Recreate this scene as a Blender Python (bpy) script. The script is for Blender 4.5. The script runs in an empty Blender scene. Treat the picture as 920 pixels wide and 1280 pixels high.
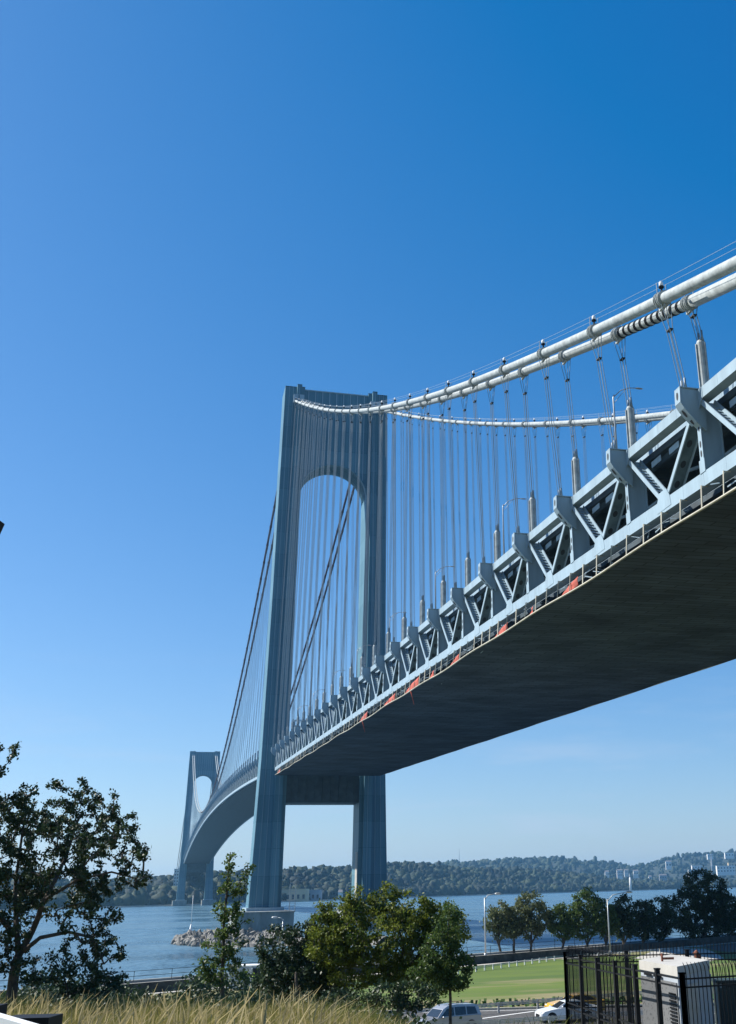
import bpy, math, random
import numpy as np
from mathutils import Vector, Matrix, noise
R = math.radians
random.seed(7); rng = np.random.default_rng(7)
scene = bpy.context.scene
col = scene.collection

# ---------------------------------------------------------------- camera
CAM = (-57.26, -430.35, 12.374)
YAW, PITCH, ROLL, F, PX, PY = 0.28694, 0.38422, -0.022681, 1375.28, 615.16, 555.38
def cam_axes():
    cy, sy, ct, st = math.cos(YAW), math.sin(YAW), math.cos(PITCH), math.sin(PITCH)
    fw = Vector((sy*ct, cy*ct, st)); r = Vector((cy, -sy, 0)); u = r.cross(fw)
    cr, sr = math.cos(ROLL), math.sin(ROLL)
    return cr*r + sr*u, -sr*r + cr*u, fw
AR, AU, AF = cam_axes()
cd = bpy.data.cameras.new('camera'); cam = bpy.data.objects.new('camera', cd); col.objects.link(cam)
m = Matrix((AR, AU, -AF)).transposed().to_4x4(); m.translation = Vector(CAM); cam.matrix_world = m
cd.sensor_fit = 'VERTICAL'; cd.sensor_height = 24.0; cd.lens = F/1280*24.0
cd.shift_x = (460-PX)/1280; cd.shift_y = (PY-640)/1280
cd.clip_start = 0.3; cd.clip_end = 40000
scene.camera = cam
scene.render.resolution_x, scene.render.resolution_y = 736, 1024

# ---------------------------------------------------------------- sky, sun, exposure
SUN_AZ, SUN_EL = -60.0, 44.0      # degrees clockwise from +Y, elevation
w = bpy.data.worlds.new('World'); scene.world = w; w.use_nodes = True
nt = w.node_tree; nt.nodes.clear()
out = nt.nodes.new('ShaderNodeOutputWorld'); bg = nt.nodes.new('ShaderNodeBackground')
sky = nt.nodes.new('ShaderNodeTexSky'); sky.sky_type = 'NISHITA'; sky.sun_disc = False
sky.sun_elevation = R(SUN_EL); sky.sun_rotation = R(SUN_AZ % 360)
sky.altitude = 0; sky.air_density = 1.0; sky.dust_density = 0.4; sky.ozone_density = 2.5
mad = nt.nodes.new('ShaderNodeVectorMath'); mad.operation = 'MULTIPLY_ADD'; mad.inputs[1].default_value = (1.12, 1.10, 1.12); mad.inputs[2].default_value = (-1.10, -0.25, 1.3)   # cool, contrasty white balance
hsv = nt.nodes.new('ShaderNodeVectorMath'); hsv.operation = 'MAXIMUM'; hsv.inputs[1].default_value = (0.05, 0.05, 0.05)
nt.links.new(mad.outputs[0], hsv.inputs[0])
nt.links.new(sky.outputs[0], mad.inputs[0]); 
# faint wisps of cirrus low in the sky
tcw = nt.nodes.new('ShaderNodeTexCoord'); mpw = nt.nodes.new('ShaderNodeMapping'); mpw.inputs['Scale'].default_value = (2.2, 2.2, 16)
nzw = nt.nodes.new('ShaderNodeTexNoise'); nzw.inputs['Scale'].default_value = 2.6; nzw.inputs['Detail'].default_value = 7; nzw.inputs['Roughness'].default_value = 0.6
nt.links.new(tcw.outputs['Generated'], mpw.inputs[0]); nt.links.new(mpw.outputs[0], nzw.inputs['Vector'])
mrw = nt.nodes.new('ShaderNodeMapRange'); mrw.inputs['From Min'].default_value = 0.50; mrw.inputs['From Max'].default_value = 0.72; mrw.inputs['To Max'].default_value = 0.38
nt.links.new(nzw.outputs['Fac'], mrw.inputs['Value'])
spw = nt.nodes.new('ShaderNodeSeparateXYZ'); nt.links.new(tcw.outputs['Generated'], spw.inputs[0])
elw = nt.nodes.new('ShaderNodeMapRange'); elw.inputs['From Min'].default_value = 0.20; elw.inputs['From Max'].default_value = 0.06; nt.links.new(spw.outputs['Z'], elw.inputs['Value'])
mlw = nt.nodes.new('ShaderNodeMath'); mlw.operation = 'MULTIPLY'; nt.links.new(mrw.outputs[0], mlw.inputs[0]); nt.links.new(elw.outputs[0], mlw.inputs[1])
mxw = nt.nodes.new('ShaderNodeMix'); mxw.data_type = 'RGBA'; nt.links.new(mlw.outputs[0], mxw.inputs[0]); nt.links.new(hsv.outputs[0], mxw.inputs[6]); mxw.inputs[7].default_value = (5.6, 6.6, 8.2, 1)
nt.links.new(mxw.outputs[2], bg.inputs['Color'])
nt.links.new(bg.outputs[0], out.inputs['Surface'])
bg.inputs['Strength'].default_value = 0.058
sd = bpy.data.lights.new('sun', 'SUN'); sd.energy = 5.0; sd.angle = R(0.53); sd.color = (1.0, 0.95, 0.87)
sun = bpy.data.objects.new('sun', sd); col.objects.link(sun)
sv = Vector((math.sin(R(SUN_AZ))*math.cos(R(SUN_EL)), math.cos(R(SUN_AZ))*math.cos(R(SUN_EL)), math.sin(R(SUN_EL))))
sun.rotation_euler = sv.to_track_quat('Z', 'Y').to_euler()
vs = scene.view_settings
vs.view_transform = 'Standard'; vs.look = 'None'; vs.gamma = 1.0; vs.use_curve_mapping = False; vs.exposure = 0.85
scene.render.engine = 'CYCLES'
scene.cycles.volume_bounces = 0
scene.cycles.transparent_max_bounces = 8
scene.cycles.max_bounces = 6

# ---------------------------------------------------------------- helpers
def ray(px, py): return AF + AR*((px-PX)/F) - AU*((py-PY)/F)
def top_h(b, py):                            # height at which a post standing at b reaches picture row py
    lo, hi = 0.0, 40.0
    for _ in range(30):
        h = (lo+hi)/2; d = Vector((b.x,b.y,b.z+h))-Vector(CAM); y = PY-F*d.dot(AU)/d.dot(AF)
        if y > py: lo = h
        else: hi = h
    return h
def on_z(px, py, z):
    d = ray(px, py); return Vector(CAM) + d*((z-CAM[2])/d.z)
def at_dist(px, py, D):
    d = ray(px, py); return Vector(CAM) + d*(D/math.hypot(d.x, d.y))
FWD = Vector((math.sin(YAW), math.cos(YAW), 0)); RGT = Vector((math.cos(YAW), -math.sin(YAW), 0))
def loc(f, l, z=0.0):                      # ground coordinates measured from where the photographer stands
    p = Vector(CAM) + FWD*f + RGT*l; return Vector((p.x, p.y, z))
def fl(x, y):
    d = Vector((x-CAM[0], y-CAM[1], 0)); return d.dot(FWD), d.dot(RGT)
def sstep(a, b, x):
    t = min(1, max(0, (x-a)/(b-a))); return t*t*(3-2*t)

class MB:
    def __init__(s): s.v = []; s.f = []; s.m = []; s.sm = []
    def add(s, vs, fs, mi=0, smooth=False):
        o = len(s.v); s.v += [tuple(p) for p in vs]
        for f in fs: s.f.append(tuple(i+o for i in f)); s.m.append(mi); s.sm.append(smooth)
        return s
    def box(s, x0, x1, y0, y1, z0, z1, mi=0):
        return s.hexa([(x0,y0,z0),(x1,y0,z0),(x1,y1,z0),(x0,y1,z0)], [(x0,y0,z1),(x1,y0,z1),(x1,y1,z1),(x0,y1,z1)], mi)
    def hexa(s, lo, hi, mi=0):
        return s.add(list(lo)+list(hi), [(3,2,1,0),(4,5,6,7),(0,1,5,4),(1,2,6,5),(2,3,7,6),(3,0,4,7)], mi)
    def prism(s, poly, ax, a0, a1, mi=0):   # polygon in the two other axes, extruded along ax
        n = len(poly)
        def P(u, v, a): return {'x':(a,u,v), 'y':(u,a,v), 'z':(u,v,a)}[ax]
        vs_ = [P(u,v,a0) for u,v in poly] + [P(u,v,a1) for u,v in poly]
        fs = [tuple(range(n)), tuple(reversed(range(n,2*n)))] + [(i, i+n, (i+1)%n+n, (i+1)%n) for i in range(n)]
        return s.add(vs_, fs, mi)
    def bar(s, a, b, w, h, up=(0,0,1), mi=0):       # rectangular bar from a to b
        a = Vector(a); b = Vector(b); d = (b-a).normalized(); up = Vector(up)
        x = d.cross(up)
        if x.length < 1e-4: x = d.cross(Vector((0,1,0)))
        x.normalize(); z = x.cross(d)
        q = [x*sx*w/2 + z*sz*h/2 for sx,sz in ((-1,-1),(1,-1),(1,1),(-1,1))]
        return s.hexa([a+k for k in q], [b+k for k in q], mi)
    def tube(s, pts, r, n=8, mi=0, cap=True, smooth=True):
        pts = [Vector(p) for p in pts]; k = len(pts)
        rr = r if hasattr(r, '__len__') else [r]*k
        ref = Vector((0.31, 0.17, 0.93)); vs_ = []
        for i, p in enumerate(pts):
            d = (pts[min(i+1,k-1)] - pts[max(i-1,0)])
            d = d.normalized() if d.length > 1e-9 else Vector((0,0,1))
            x = d.cross(ref)
            if x.length < 0.2: x = d.cross(Vector((1,0,0)))
            x.normalize(); y = d.cross(x)
            for j in range(n):
                t = 2*math.pi*j/n; vs_.append(p + (x*math.cos(t)+y*math.sin(t))*rr[i])
        fs = [(i*n+j, i*n+(j+1)%n, (i+1)*n+(j+1)%n, (i+1)*n+j) for i in range(k-1) for j in range(n)]
        s.add(vs_, fs, mi, smooth)
        if cap:
            o = len(s.v)-k*n
            s.f.append(tuple(o+j for j in reversed(range(n)))); s.m.append(mi); s.sm.append(False)
            s.f.append(tuple(o+(k-1)*n+j for j in range(n))); s.m.append(mi); s.sm.append(False)
        return s
    def disc(s, c, u, v, ru, rv, n=10, mi=0):       # flat ellipse
        c = Vector(c); u = Vector(u); v = Vector(v)
        return s.add([c+u*ru*math.cos(2*math.pi*i/n)+v*rv*math.sin(2*math.pi*i/n) for i in range(n)], [tuple(range(n))], mi)
    def ball(s, c, rx, ry, rz, n=8, k=6, mi=0, rough=0.0, seed=0, smooth=True):
        c = Vector(c); vs_ = []
        for i in range(k+1):
            a = math.pi*i/k
            for j in range(n):
                b = 2*math.pi*j/n
                q = Vector((math.sin(a)*math.cos(b), math.sin(a)*math.sin(b), math.cos(a)))
                f_ = 1+rough*noise.noise(q*1.7+Vector((seed*7.3,seed*1.1,0)))
                vs_.append(c+Vector((q.x*rx,q.y*ry,q.z*rz))*f_)
        return s.add(vs_, [(i*n+j, (i+1)*n+j, (i+1)*n+(j+1)%n, i*n+(j+1)%n) for i in range(k) for j in range(n)], mi, smooth)
    def mesh(s, name, mats):
        me = bpy.data.meshes.new(name); me.from_pydata(s.v, [], s.f)
        for q in (mats if isinstance(mats, (list, tuple)) else [mats]): me.materials.append(q)
        me.polygons.foreach_set('material_index', s.m); me.polygons.foreach_set('use_smooth', s.sm); me.update()
        return me
    def build(s, name, mats, parent=None, local=False):
        return link(name, s.mesh(name, mats), parent, None, local)
def link(name, me, parent=None, at=None, local=False):
    o = bpy.data.objects.new(name, me); col.objects.link(o)
    if at is not None: o.location = at
    if parent is not None:
        o.parent = parent
        if not local and parent.parent is None: o.matrix_parent_inverse = parent.matrix_basis.inverted()   # modelled in world coordinates
    return o
def tag(o, label=None, cat=None, group=None, kind=None):
    if label: o['label'] = label
    if cat: o['category'] = cat
    if group: o['group'] = group
    if kind: o['kind'] = kind
    return o
def empty(name, at, label, cat, group=None, rz=0.0):
    o = bpy.data.objects.new(name, None); col.objects.link(o); o.location = at; o.rotation_euler = (0,0,rz)
    o.empty_display_size = 0.5
    return tag(o, label, cat, group)
def copy_tree(o, at=None, rz=None, parent=None):
    c = o.copy(); col.objects.link(c); c.parent = parent
    if at is not None: c.location = at
    if rz is not None: c.rotation_euler = (0,0,rz)
    for ch in list(o.children): copy_tree(ch, parent=c)
    return c

# ---------------------------------------------------------------- materials
def mat(name, c, rough=0.6, metal=0.0, var=0.12, scale=1.0, spec=0.5, bump=0.0, c2=None, stretch=(1,1,1), detail=5, coat=0):
    m_ = bpy.data.materials.new(name); m_.use_nodes = True; n = m_.node_tree; b = n.nodes['Principled BSDF']
    b.inputs['Roughness'].default_value = rough; b.inputs['Metallic'].default_value = metal
    b.inputs['Specular IOR Level'].default_value = spec
    if coat: b.inputs['Coat Weight'].default_value = coat
    tc = n.nodes.new('ShaderNodeTexCoord'); mp = n.nodes.new('ShaderNodeMapping'); mp.inputs['Scale'].default_value = stretch
    nz = n.nodes.new('ShaderNodeTexNoise'); nz.inputs['Scale'].default_value = scale; nz.inputs['Detail'].default_value = detail
    nz.inputs['Roughness'].default_value = 0.62
    n.links.new(tc.outputs['Object'], mp.inputs[0]); n.links.new(mp.outputs[0], nz.inputs['Vector'])
    cr = n.nodes.new('ShaderNodeValToRGB')
    ca = c2 if c2 else [max(0, q*(1-var)) for q in c]; cb = c if c2 else [min(1, q*(1+var)) for q in c]
    cr.color_ramp.elements[0].color = (*ca, 1); cr.color_ramp.elements[1].color = (*cb, 1)
    cr.color_ramp.elements[0].position = 0.36; cr.color_ramp.elements[1].position = 0.64
    n.links.new(nz.outputs['Fac'], cr.inputs[0]); n.links.new(cr.outputs[0], b.inputs['Base Color'])
    if bump:
        bp = n.nodes.new('ShaderNodeBump'); bp.inputs['Strength'].default_value = bump; bp.inputs['Distance'].default_value = 0.1
        n.links.new(nz.outputs['Fac'], bp.inputs['Height']); n.links.new(bp.outputs[0], b.inputs['Normal'])
    return m_
def leaf_mat(name, c1, c2, trans=0.35, rough=0.5):
    m_ = bpy.data.materials.new(name); m_.use_nodes = True; n = m_.node_tree
    b = n.nodes['Principled BSDF']; o = n.nodes['Material Output']
    at = n.nodes.new('ShaderNodeAttribute'); at.attribute_name = 'tone'
    cr = n.nodes.new('ShaderNodeValToRGB'); cr.color_ramp.elements[0].color = (*c1,1); cr.color_ramp.elements[1].color = (*c2,1)
    n.links.new(at.outputs['Fac'], cr.inputs[0]); n.links.new(cr.outputs[0], b.inputs['Base Color'])
    b.inputs['Roughness'].default_value = rough; b.inputs['Specular IOR Level'].default_value = 0.25
    t = n.nodes.new('ShaderNodeBsdfTranslucent'); n.links.new(cr.outputs[0], t.inputs['Color'])
    mx = n.nodes.new('ShaderNodeMixShader'); mx.inputs[0].default_value = trans
    n.links.new(b.outputs[0], mx.inputs[1]); n.links.new(t.outputs[0], mx.inputs[2]); n.links.new(mx.outputs[0], o.inputs[0])
    return m_
M = {}
M['steel'] = mat('blue grey bridge paint', (0.265,0.355,0.415), 0.5, var=0.10, scale=0.8, stretch=(1,1,0.15), spec=0.25)
def plated():                                     # tower skin: plate seams and long streaks
    m_ = mat('riveted tower plate', (0.2,0.3,0.36), 0.5, spec=0.3)
    n = m_.node_tree; b = n.nodes['Principled BSDF']
    tc = n.nodes.new('ShaderNodeTexCoord')
    mp = n.nodes.new('ShaderNodeMapping'); mp.inputs['Scale'].default_value = (0.9,0.9,0.02)
    nz = n.nodes.new('ShaderNodeTexNoise'); nz.inputs['Scale'].default_value = 1.0; nz.inputs['Detail'].default_value = 6
    n.links.new(tc.outputs['Object'], mp.inputs[0]); n.links.new(mp.outputs[0], nz.inputs['Vector'])
    sp = n.nodes.new('ShaderNodeSeparateXYZ'); n.links.new(tc.outputs['Object'], sp.inputs[0])
    def seam(axis, period, width):
        d = n.nodes.new('ShaderNodeMath'); d.operation='DIVIDE'; d.inputs[1].default_value = period; n.links.new(sp.outputs[axis], d.inputs[0])
        fr = n.nodes.new('ShaderNodeMath'); fr.operation='FRACT'; n.links.new(d.outputs[0], fr.inputs[0])
        lt = n.nodes.new('ShaderNodeMath'); lt.operation='LESS_THAN'; lt.inputs[1].default_value = width/period; n.links.new(fr.outputs[0], lt.inputs[0]); return lt
    a = seam(2, 9.1, 0.16); 
    pl = n.nodes.new('ShaderNodeMath'); pl.operation='DIVIDE'; pl.inputs[1].default_value = 9.1; n.links.new(sp.outputs[2], pl.inputs[0])
    fl_ = n.nodes.new('ShaderNodeMath'); fl_.operation='FLOOR'; n.links.new(pl.outputs[0], fl_.inputs[0])
    wn = n.nodes.new('ShaderNodeTexWhiteNoise'); wn.noise_dimensions = '1D'; n.links.new(fl_.outputs[0], wn.inputs['W'])
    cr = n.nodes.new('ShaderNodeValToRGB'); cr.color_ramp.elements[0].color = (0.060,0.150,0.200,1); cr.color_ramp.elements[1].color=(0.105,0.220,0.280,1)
    cr.color_ramp.elements[0].position=0.3; cr.color_ramp.elements[1].position=0.7
    ad = n.nodes.new('ShaderNodeMath'); ad.operation='MULTIPLY_ADD'; ad.inputs[1].default_value = 0.22; n.links.new(wn.outputs['Value'], ad.inputs[0])
    sb = n.nodes.new('ShaderNodeMath'); sb.operation='SUBTRACT'; sb.inputs[1].default_value = 0.11; n.links.new(nz.outputs['Fac'], sb.inputs[0]); n.links.new(sb.outputs[0], ad.inputs[2])
    n.links.new(ad.outputs[0], cr.inputs[0])
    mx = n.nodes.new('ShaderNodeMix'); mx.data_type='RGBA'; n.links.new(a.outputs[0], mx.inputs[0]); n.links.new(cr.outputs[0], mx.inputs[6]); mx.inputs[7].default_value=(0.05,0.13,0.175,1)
    n.links.new(mx.outputs[2], b.inputs['Base Color'])
    return m_
M['plate'] = plated()
M['cable'] = mat('pale cable wrapping', (0.30,0.335,0.34), 0.65, var=0.22, scale=1.6, spec=0.25)
M['cable_dark'] = mat('dark purple brown cable wrapping', (0.085,0.065,0.085), 0.8, var=0.3, scale=0.4, spec=0.1)  # darker purple brown colour for the nearer part of the main span
M['web'] = mat('shade-dark web plate', (0.075,0.11,0.125), 0.7, var=0.25, scale=0.8, spec=0.2)  # shade on the diagonals' holed webs put into a darker base colour
M['rope'] = mat('galvanised wire rope', (0.20,0.26,0.30), 0.5, var=0.1)
M['dark'] = mat('dark opening', (0.012,0.016,0.02), 0.8)
M['deckdark'] = mat('grimy shade-dark deck steel', (0.035,0.055,0.068), 0.6, var=0.35, scale=0.4)  # dark base colour; on the lower tower struts it stands in for shade
M['asphalt'] = mat('asphalt', (0.055,0.055,0.056), 0.9, var=0.25, scale=2.0, bump=0.2)
M['concrete'] = mat('weathered concrete', (0.22,0.24,0.24), 0.85, var=0.25, scale=0.4, bump=0.2, stretch=(1,1,0.3))
M['paleconc'] = mat('pale concrete', (0.38,0.37,0.34), 0.85, var=0.12, scale=0.6)
M['whitepaint'] = mat('white paint', (0.78,0.79,0.78), 0.5, var=0.05, scale=1.5)
M['galv'] = mat('galvanised metal', (0.36,0.38,0.39), 0.4, metal=0.3, var=0.1, scale=2)
M['orange'] = mat('orange tarpaulin', (0.36,0.065,0.04), 0.85, var=0.25, scale=1.2)
M['cream'] = mat('cream edge rope', (0.42,0.40,0.32), 0.7, var=0.15, scale=0.5)
M['bark'] = mat('bark', (0.075,0.06,0.045), 0.9, var=0.4, scale=6, bump=0.5)
M['rock'] = mat('riprap rock', (0.27,0.26,0.235), 0.9, var=0.4, scale=0.5, bump=0.6, c2=(0.10,0.10,0.095))
M['black'] = mat('black metal', (0.010,0.011,0.013), 0.6, var=0.2, spec=0.15)
M['rust'] = mat('rusty steel', (0.16,0.055,0.03), 0.85, var=0.5, scale=5)
M['rubber'] = mat('tyre rubber', (0.015,0.015,0.015), 0.8)
M['glass'] = mat('dark car glass', (0.02,0.025,0.03), 0.08, spec=0.8)

# work platform underside: long planks with seams, grimy patches
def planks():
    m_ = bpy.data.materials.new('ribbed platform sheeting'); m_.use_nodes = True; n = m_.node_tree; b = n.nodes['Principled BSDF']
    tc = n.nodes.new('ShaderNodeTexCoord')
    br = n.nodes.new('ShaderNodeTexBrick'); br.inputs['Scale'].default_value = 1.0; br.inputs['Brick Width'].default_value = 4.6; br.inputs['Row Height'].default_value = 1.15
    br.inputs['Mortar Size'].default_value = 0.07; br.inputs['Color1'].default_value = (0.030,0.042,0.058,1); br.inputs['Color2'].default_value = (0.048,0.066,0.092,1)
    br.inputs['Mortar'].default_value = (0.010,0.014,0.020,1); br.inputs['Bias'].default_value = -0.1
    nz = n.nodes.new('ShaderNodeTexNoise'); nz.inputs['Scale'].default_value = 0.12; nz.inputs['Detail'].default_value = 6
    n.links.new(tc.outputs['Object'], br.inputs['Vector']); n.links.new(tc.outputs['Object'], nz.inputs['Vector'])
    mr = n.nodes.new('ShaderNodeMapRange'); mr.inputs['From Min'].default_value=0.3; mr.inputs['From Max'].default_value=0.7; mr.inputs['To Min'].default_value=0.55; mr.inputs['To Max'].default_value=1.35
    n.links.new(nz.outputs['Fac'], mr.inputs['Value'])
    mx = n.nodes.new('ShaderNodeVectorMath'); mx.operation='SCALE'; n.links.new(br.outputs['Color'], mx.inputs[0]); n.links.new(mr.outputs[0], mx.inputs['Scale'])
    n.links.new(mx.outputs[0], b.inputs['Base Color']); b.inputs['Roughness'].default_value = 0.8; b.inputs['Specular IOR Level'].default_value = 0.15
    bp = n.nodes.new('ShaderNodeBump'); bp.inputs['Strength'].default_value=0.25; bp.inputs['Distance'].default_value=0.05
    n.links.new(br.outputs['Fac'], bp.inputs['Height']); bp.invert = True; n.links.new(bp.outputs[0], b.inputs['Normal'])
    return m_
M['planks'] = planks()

# ---------------------------------------------------------------- water and sky-wide setting
def water_mat():
    m_ = bpy.data.materials.new('choppy harbour water'); m_.use_nodes = True; n = m_.node_tree; b = n.nodes['Principled BSDF']
    b.inputs['Roughness'].default_value = 0.24; b.inputs['IOR'].default_value = 1.33
    tc = n.nodes.new('ShaderNodeTexCoord')
    def nz(sc, st, det, rot=0.0):
        mp = n.nodes.new('ShaderNodeMapping'); mp.inputs['Scale'].default_value = st; mp.inputs['Rotation'].default_value = (0,0,rot)
        q = n.nodes.new('ShaderNodeTexNoise'); q.inputs['Scale'].default_value = sc; q.inputs['Detail'].default_value = det
        n.links.new(tc.outputs['Object'], mp.inputs[0]); n.links.new(mp.outputs[0], q.inputs['Vector']); return q
    a = nz(0.55, (1,1,1), 5); c_ = nz(0.10, (1.0,0.35,1), 4, 0.3)
    big = nz(0.011, (0.5,1.9,1), 5, 0.3)
    s = n.nodes.new('ShaderNodeMath'); s.operation='MULTIPLY_ADD'; s.inputs[1].default_value = 2.2
    n.links.new(c_.outputs['Fac'], s.inputs[0]); n.links.new(a.outputs['Fac'], s.inputs[2])
    bp = n.nodes.new('ShaderNodeBump'); bp.inputs['Strength'].default_value = 0.85; bp.inputs['Distance'].default_value = 1.0
    n.links.new(s.outputs[0], bp.inputs['Height']); n.links.new(bp.outputs[0], b.inputs['Normal'])
    mr = n.nodes.new('ShaderNodeMapRange'); mr.inputs['From Min'].default_value=0.38; mr.inputs['From Max'].default_value=0.62; mr.inputs['To Min'].default_value=0.12; mr.inputs['To Max'].default_value=0.42
    n.links.new(big.outputs['Fac'], mr.inputs['Value']); n.links.new(mr.outputs[0], b.inputs['Roughness'])
    cr = n.nodes.new('ShaderNodeValToRGB'); cr.color_ramp.elements[0].color=(0.035,0.085,0.125,1); cr.color_ramp.elements[1].color=(0.085,0.155,0.205,1)
    cr.color_ramp.elements[0].position=0.42; cr.color_ramp.elements[1].position=0.58
    n.links.new(big.outputs['Fac'], cr.inputs[0]); n.links.new(cr.outputs[0], b.inputs['Base Color'])
    return m_
M['water'] = water_mat()
g = MB(); S_ = 9500
g.add([(-S_,-S_,0),(S_,-S_,0),(S_,S_,0),(-S_,S_,0)], [(0,1,2,3)])
tag(g.build('water', M['water']), kind='structure')

# ================================================================ THE BRIDGE
L_, PAN = 1298.4, 15.09
def D(y):                                        # underside of the stiffening truss
    if y < 0: return 54.3 - 0.0362*abs(y)
    if y <= L_: return 54.4 + 19.0*(1-((y-L_/2)/(L_/2))**2)
    return 54.4 - 0.0347*(y-L_)
_cf = np.polyfit([0,103,162,203,257,291.5,312,337,357,369,405], [206,157.6,131.2,113.7,92.8,79.9,72.7,64.0,57.5,53.8,44.0], 3)
def cable_z(y):
    if y < 0: return float(np.polyval(_cf, -y))
    if y <= L_: t = (y-L_/2)/(L_/2); return 86 + 120*t*t
    return float(np.polyval(_cf, y-L_))
def cable_x(y, inner):                           # the pairs spread apart towards the anchorage
    e = -y if y < 0 else (y-L_ if y > L_ else 0)
    t = min(1, e/320)
    return (14.9+3.1*t) if inner else (17.3+3.2*t)

# ---------------- towers
LEV = [(7,24.75),(30,23.9),(58,23.05),(115,22.3),(167,21.9),(209.6,21.6)]
def make_tower(y0, label):
    t = empty('bridge_tower', (0, y0, 7), label, 'bridge tower', 'steel towers of the suspension bridge')
    for s in (-1, 1):
        mb = MB()
        def ring(z, xo):
            rb = 17.8-0.9*max(0,(z-50))/150
            pts = [(xo,-6.0),(rb,-6.0),(rb,-8.8),(14.9,-8.8),(14.9,-6.5),(13.45,-6.5),(13.45,6.5),(14.9,6.5),(14.9,8.8),(rb,8.8),(rb,6.0),(xo,6.0)]
            return [(s*x, y0+y, z) for x, y in pts]
        rings = [ring(z, xo) for z, xo in LEV]; n = 12
        v = [p for r_ in rings for p in r_]
        fs = []
        for i in range(len(rings)-1):
            for j in range(n):
                q = (i*n+j, i*n+(j+1)%n, (i+1)*n+(j+1)%n, (i+1)*n+j)
                fs.append(q if s > 0 else q[::-1])
        mb.add(v, fs)
        top = (len(rings)-1)*n
        # cap split into rectangles
        zt = 209.6; rb = 17.8-0.9*(zt-50)/150
        mb.box(min(s*rb,s*21.6), max(s*rb,s*21.6), y0-6.0, y0+6.0, zt-0.3, zt+0.002)
        mb.box(min(s*14.9,s*rb), max(s*14.9,s*rb), y0-8.8, y0+8.8, zt-0.3, zt+0.004)
        mb.box(min(s*13.45,s*14.9), max(s*13.45,s*14.9), y0-6.5, y0+6.5, zt-0.3, zt+0.003)
        leg = mb.build('leg', M['plate'], t)
        # thin vertical stiffener strips and edge angles on both faces
        st = MB()
        for sg in (-1, 1):
            for k in range(len(LEV)-1):
                z0, a0 = LEV[k]; z1, a1 = LEV[k+1]
                for fr in (0.0, 0.34, 0.68):
                    r0 = 17.8-0.9*max(0,(z0-50))/150; r1 = 17.8-0.9*max(0,(z1-50))/150
                    x0 = s*(a0-0.12-(a0-r0)*fr); x1 = s*(a1-0.12-(a1-r1)*fr)
                    st.bar((x0,y0+sg*6.03,z0),(x1,y0+sg*6.03,z1),0.16,0.14,(1,0,0))
            st.bar((s*16.3,y0+sg*8.83,7),(s*16.0,y0+sg*8.83,209),0.14,0.12,(1,0,0))
        st.build('edge_strip', M['steel'], leg)
        hd = MB()
        for sg in (-1, 1):
            for x in (14.9, 17.3):
                hd.box(s*x-0.95, s*x+0.95, y0+sg*9.1-0.5, y0+sg*9.1+0.5, cable_z(y0+0.01)-5.0, cable_z(y0+0.01)-3.0+1.6)
        hd.build('cable_hood', M['steel'], t)
        if s > 0 and y0 == 0:
            cp = MB(); cp.box(13.15, 13.43, -6.4, -2.2, 8.2, 26.0); cp.build('pale_lit_strip', M['paleconc'], t)  # pale strip added for the sunlit, repainted foot of the inner face
        ft = MB(); ft.box(min(s*12.6,s*25.6), max(s*12.6,s*25.6), y0-9.6, y0+9.6, 6.98, 8.1)
        ft.build('base_plate', M['steel'], t)
    # portal above the road, with its round arch
    mb = MB(); N = 36; rr = 13.45; zs = 162.6; zt = 208.7; yf = 5.6
    arc = [(-rr*math.cos(math.pi*i/N), zs+13.2*math.sin(math.pi*i/N)) for i in range(N+1)]
    for sg in (-1, 1):
        for i in range(N):
            (xa,za),(xb,zb) = arc[i], arc[i+1]
            q = [(xa,y0+sg*yf,za),(xb,y0+sg*yf,zb),(xb,y0+sg*yf,zt),(xa,y0+sg*yf,zt)]
            mb.add(q, [(0,1,2,3) if sg < 0 else (3,2,1,0)])
    mb.add([(-rr,y0-yf,zt),(rr,y0-yf,zt),(rr,y0+yf,zt),(-rr,y0+yf,zt)], [(0,1,2,3)])
    ps = mb.build('portal_strut', M['plate'], t)
    ar = MB()
    for i in range(N):
        (xa,za),(xb,zb) = arc[i], arc[i+1]
        ar.add([(xa,y0-yf-0.5,za),(xb,y0-yf-0.5,zb),(xb,y0+yf+0.5,zb),(xa,y0+yf+0.5,za)], [(3,2,1,0)], smooth=True)
        k = 1.035
        xa2,za2,xb2,zb2 = xa*k, zs+(za-zs)*k, xb*k, zs+(zb-zs)*k
        for sg in (-1,1):
            ar.add([(xa,y0+sg*(yf+0.5),za),(xb,y0+sg*(yf+0.5),zb),(xb2,y0+sg*(yf+0.5),zb2),(xa2,y0+sg*(yf+0.5),za2)], [(0,1,2,3) if sg<0 else (3,2,1,0)])
    for yy in (-3.2,-1.1,1.1,3.2):               # ribs under the arch
        ar.tube([(x*0.985, y0+yy, zs+(z-zs)*0.985) for x,z in arc], 0.14, 4)
    ar.build('arch_rim', M['plate'], t)
    rb_ = MB()
    for sg in (-1, 1):
        for k in range(-4, 5):
            x = k*2.95; za = zs+13.2*math.sqrt(max(0,1-(x/rr)**2))
            rb_.bar((x,y0+sg*(yf+0.1),za+0.8),(x,y0+sg*(yf+0.1),zt-0.4),0.2,0.3,(1,0,0))
        rb_.box(-rr, rr, y0+sg*(yf+0.16)-0.16, y0+sg*(yf+0.16)+0.16, zt-0.35, zt+0.1)
    for k in range(14):                           # parapet posts on the crown
        x = -19.5+k*3.0
        rb_.bar((x,y0-5.2,zt),(x,y0-5.2,zt+1.9 if abs(x)>13 else zt+1.2),0.08,0.08)
    rb_.build('stiffener_rib', M['steel'], ps)
    # strut below the road
    lb = MB(); lb.box(-13.45, 13.45, y0-5.4, y0+5.4, 43.2, 53.6)
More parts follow.
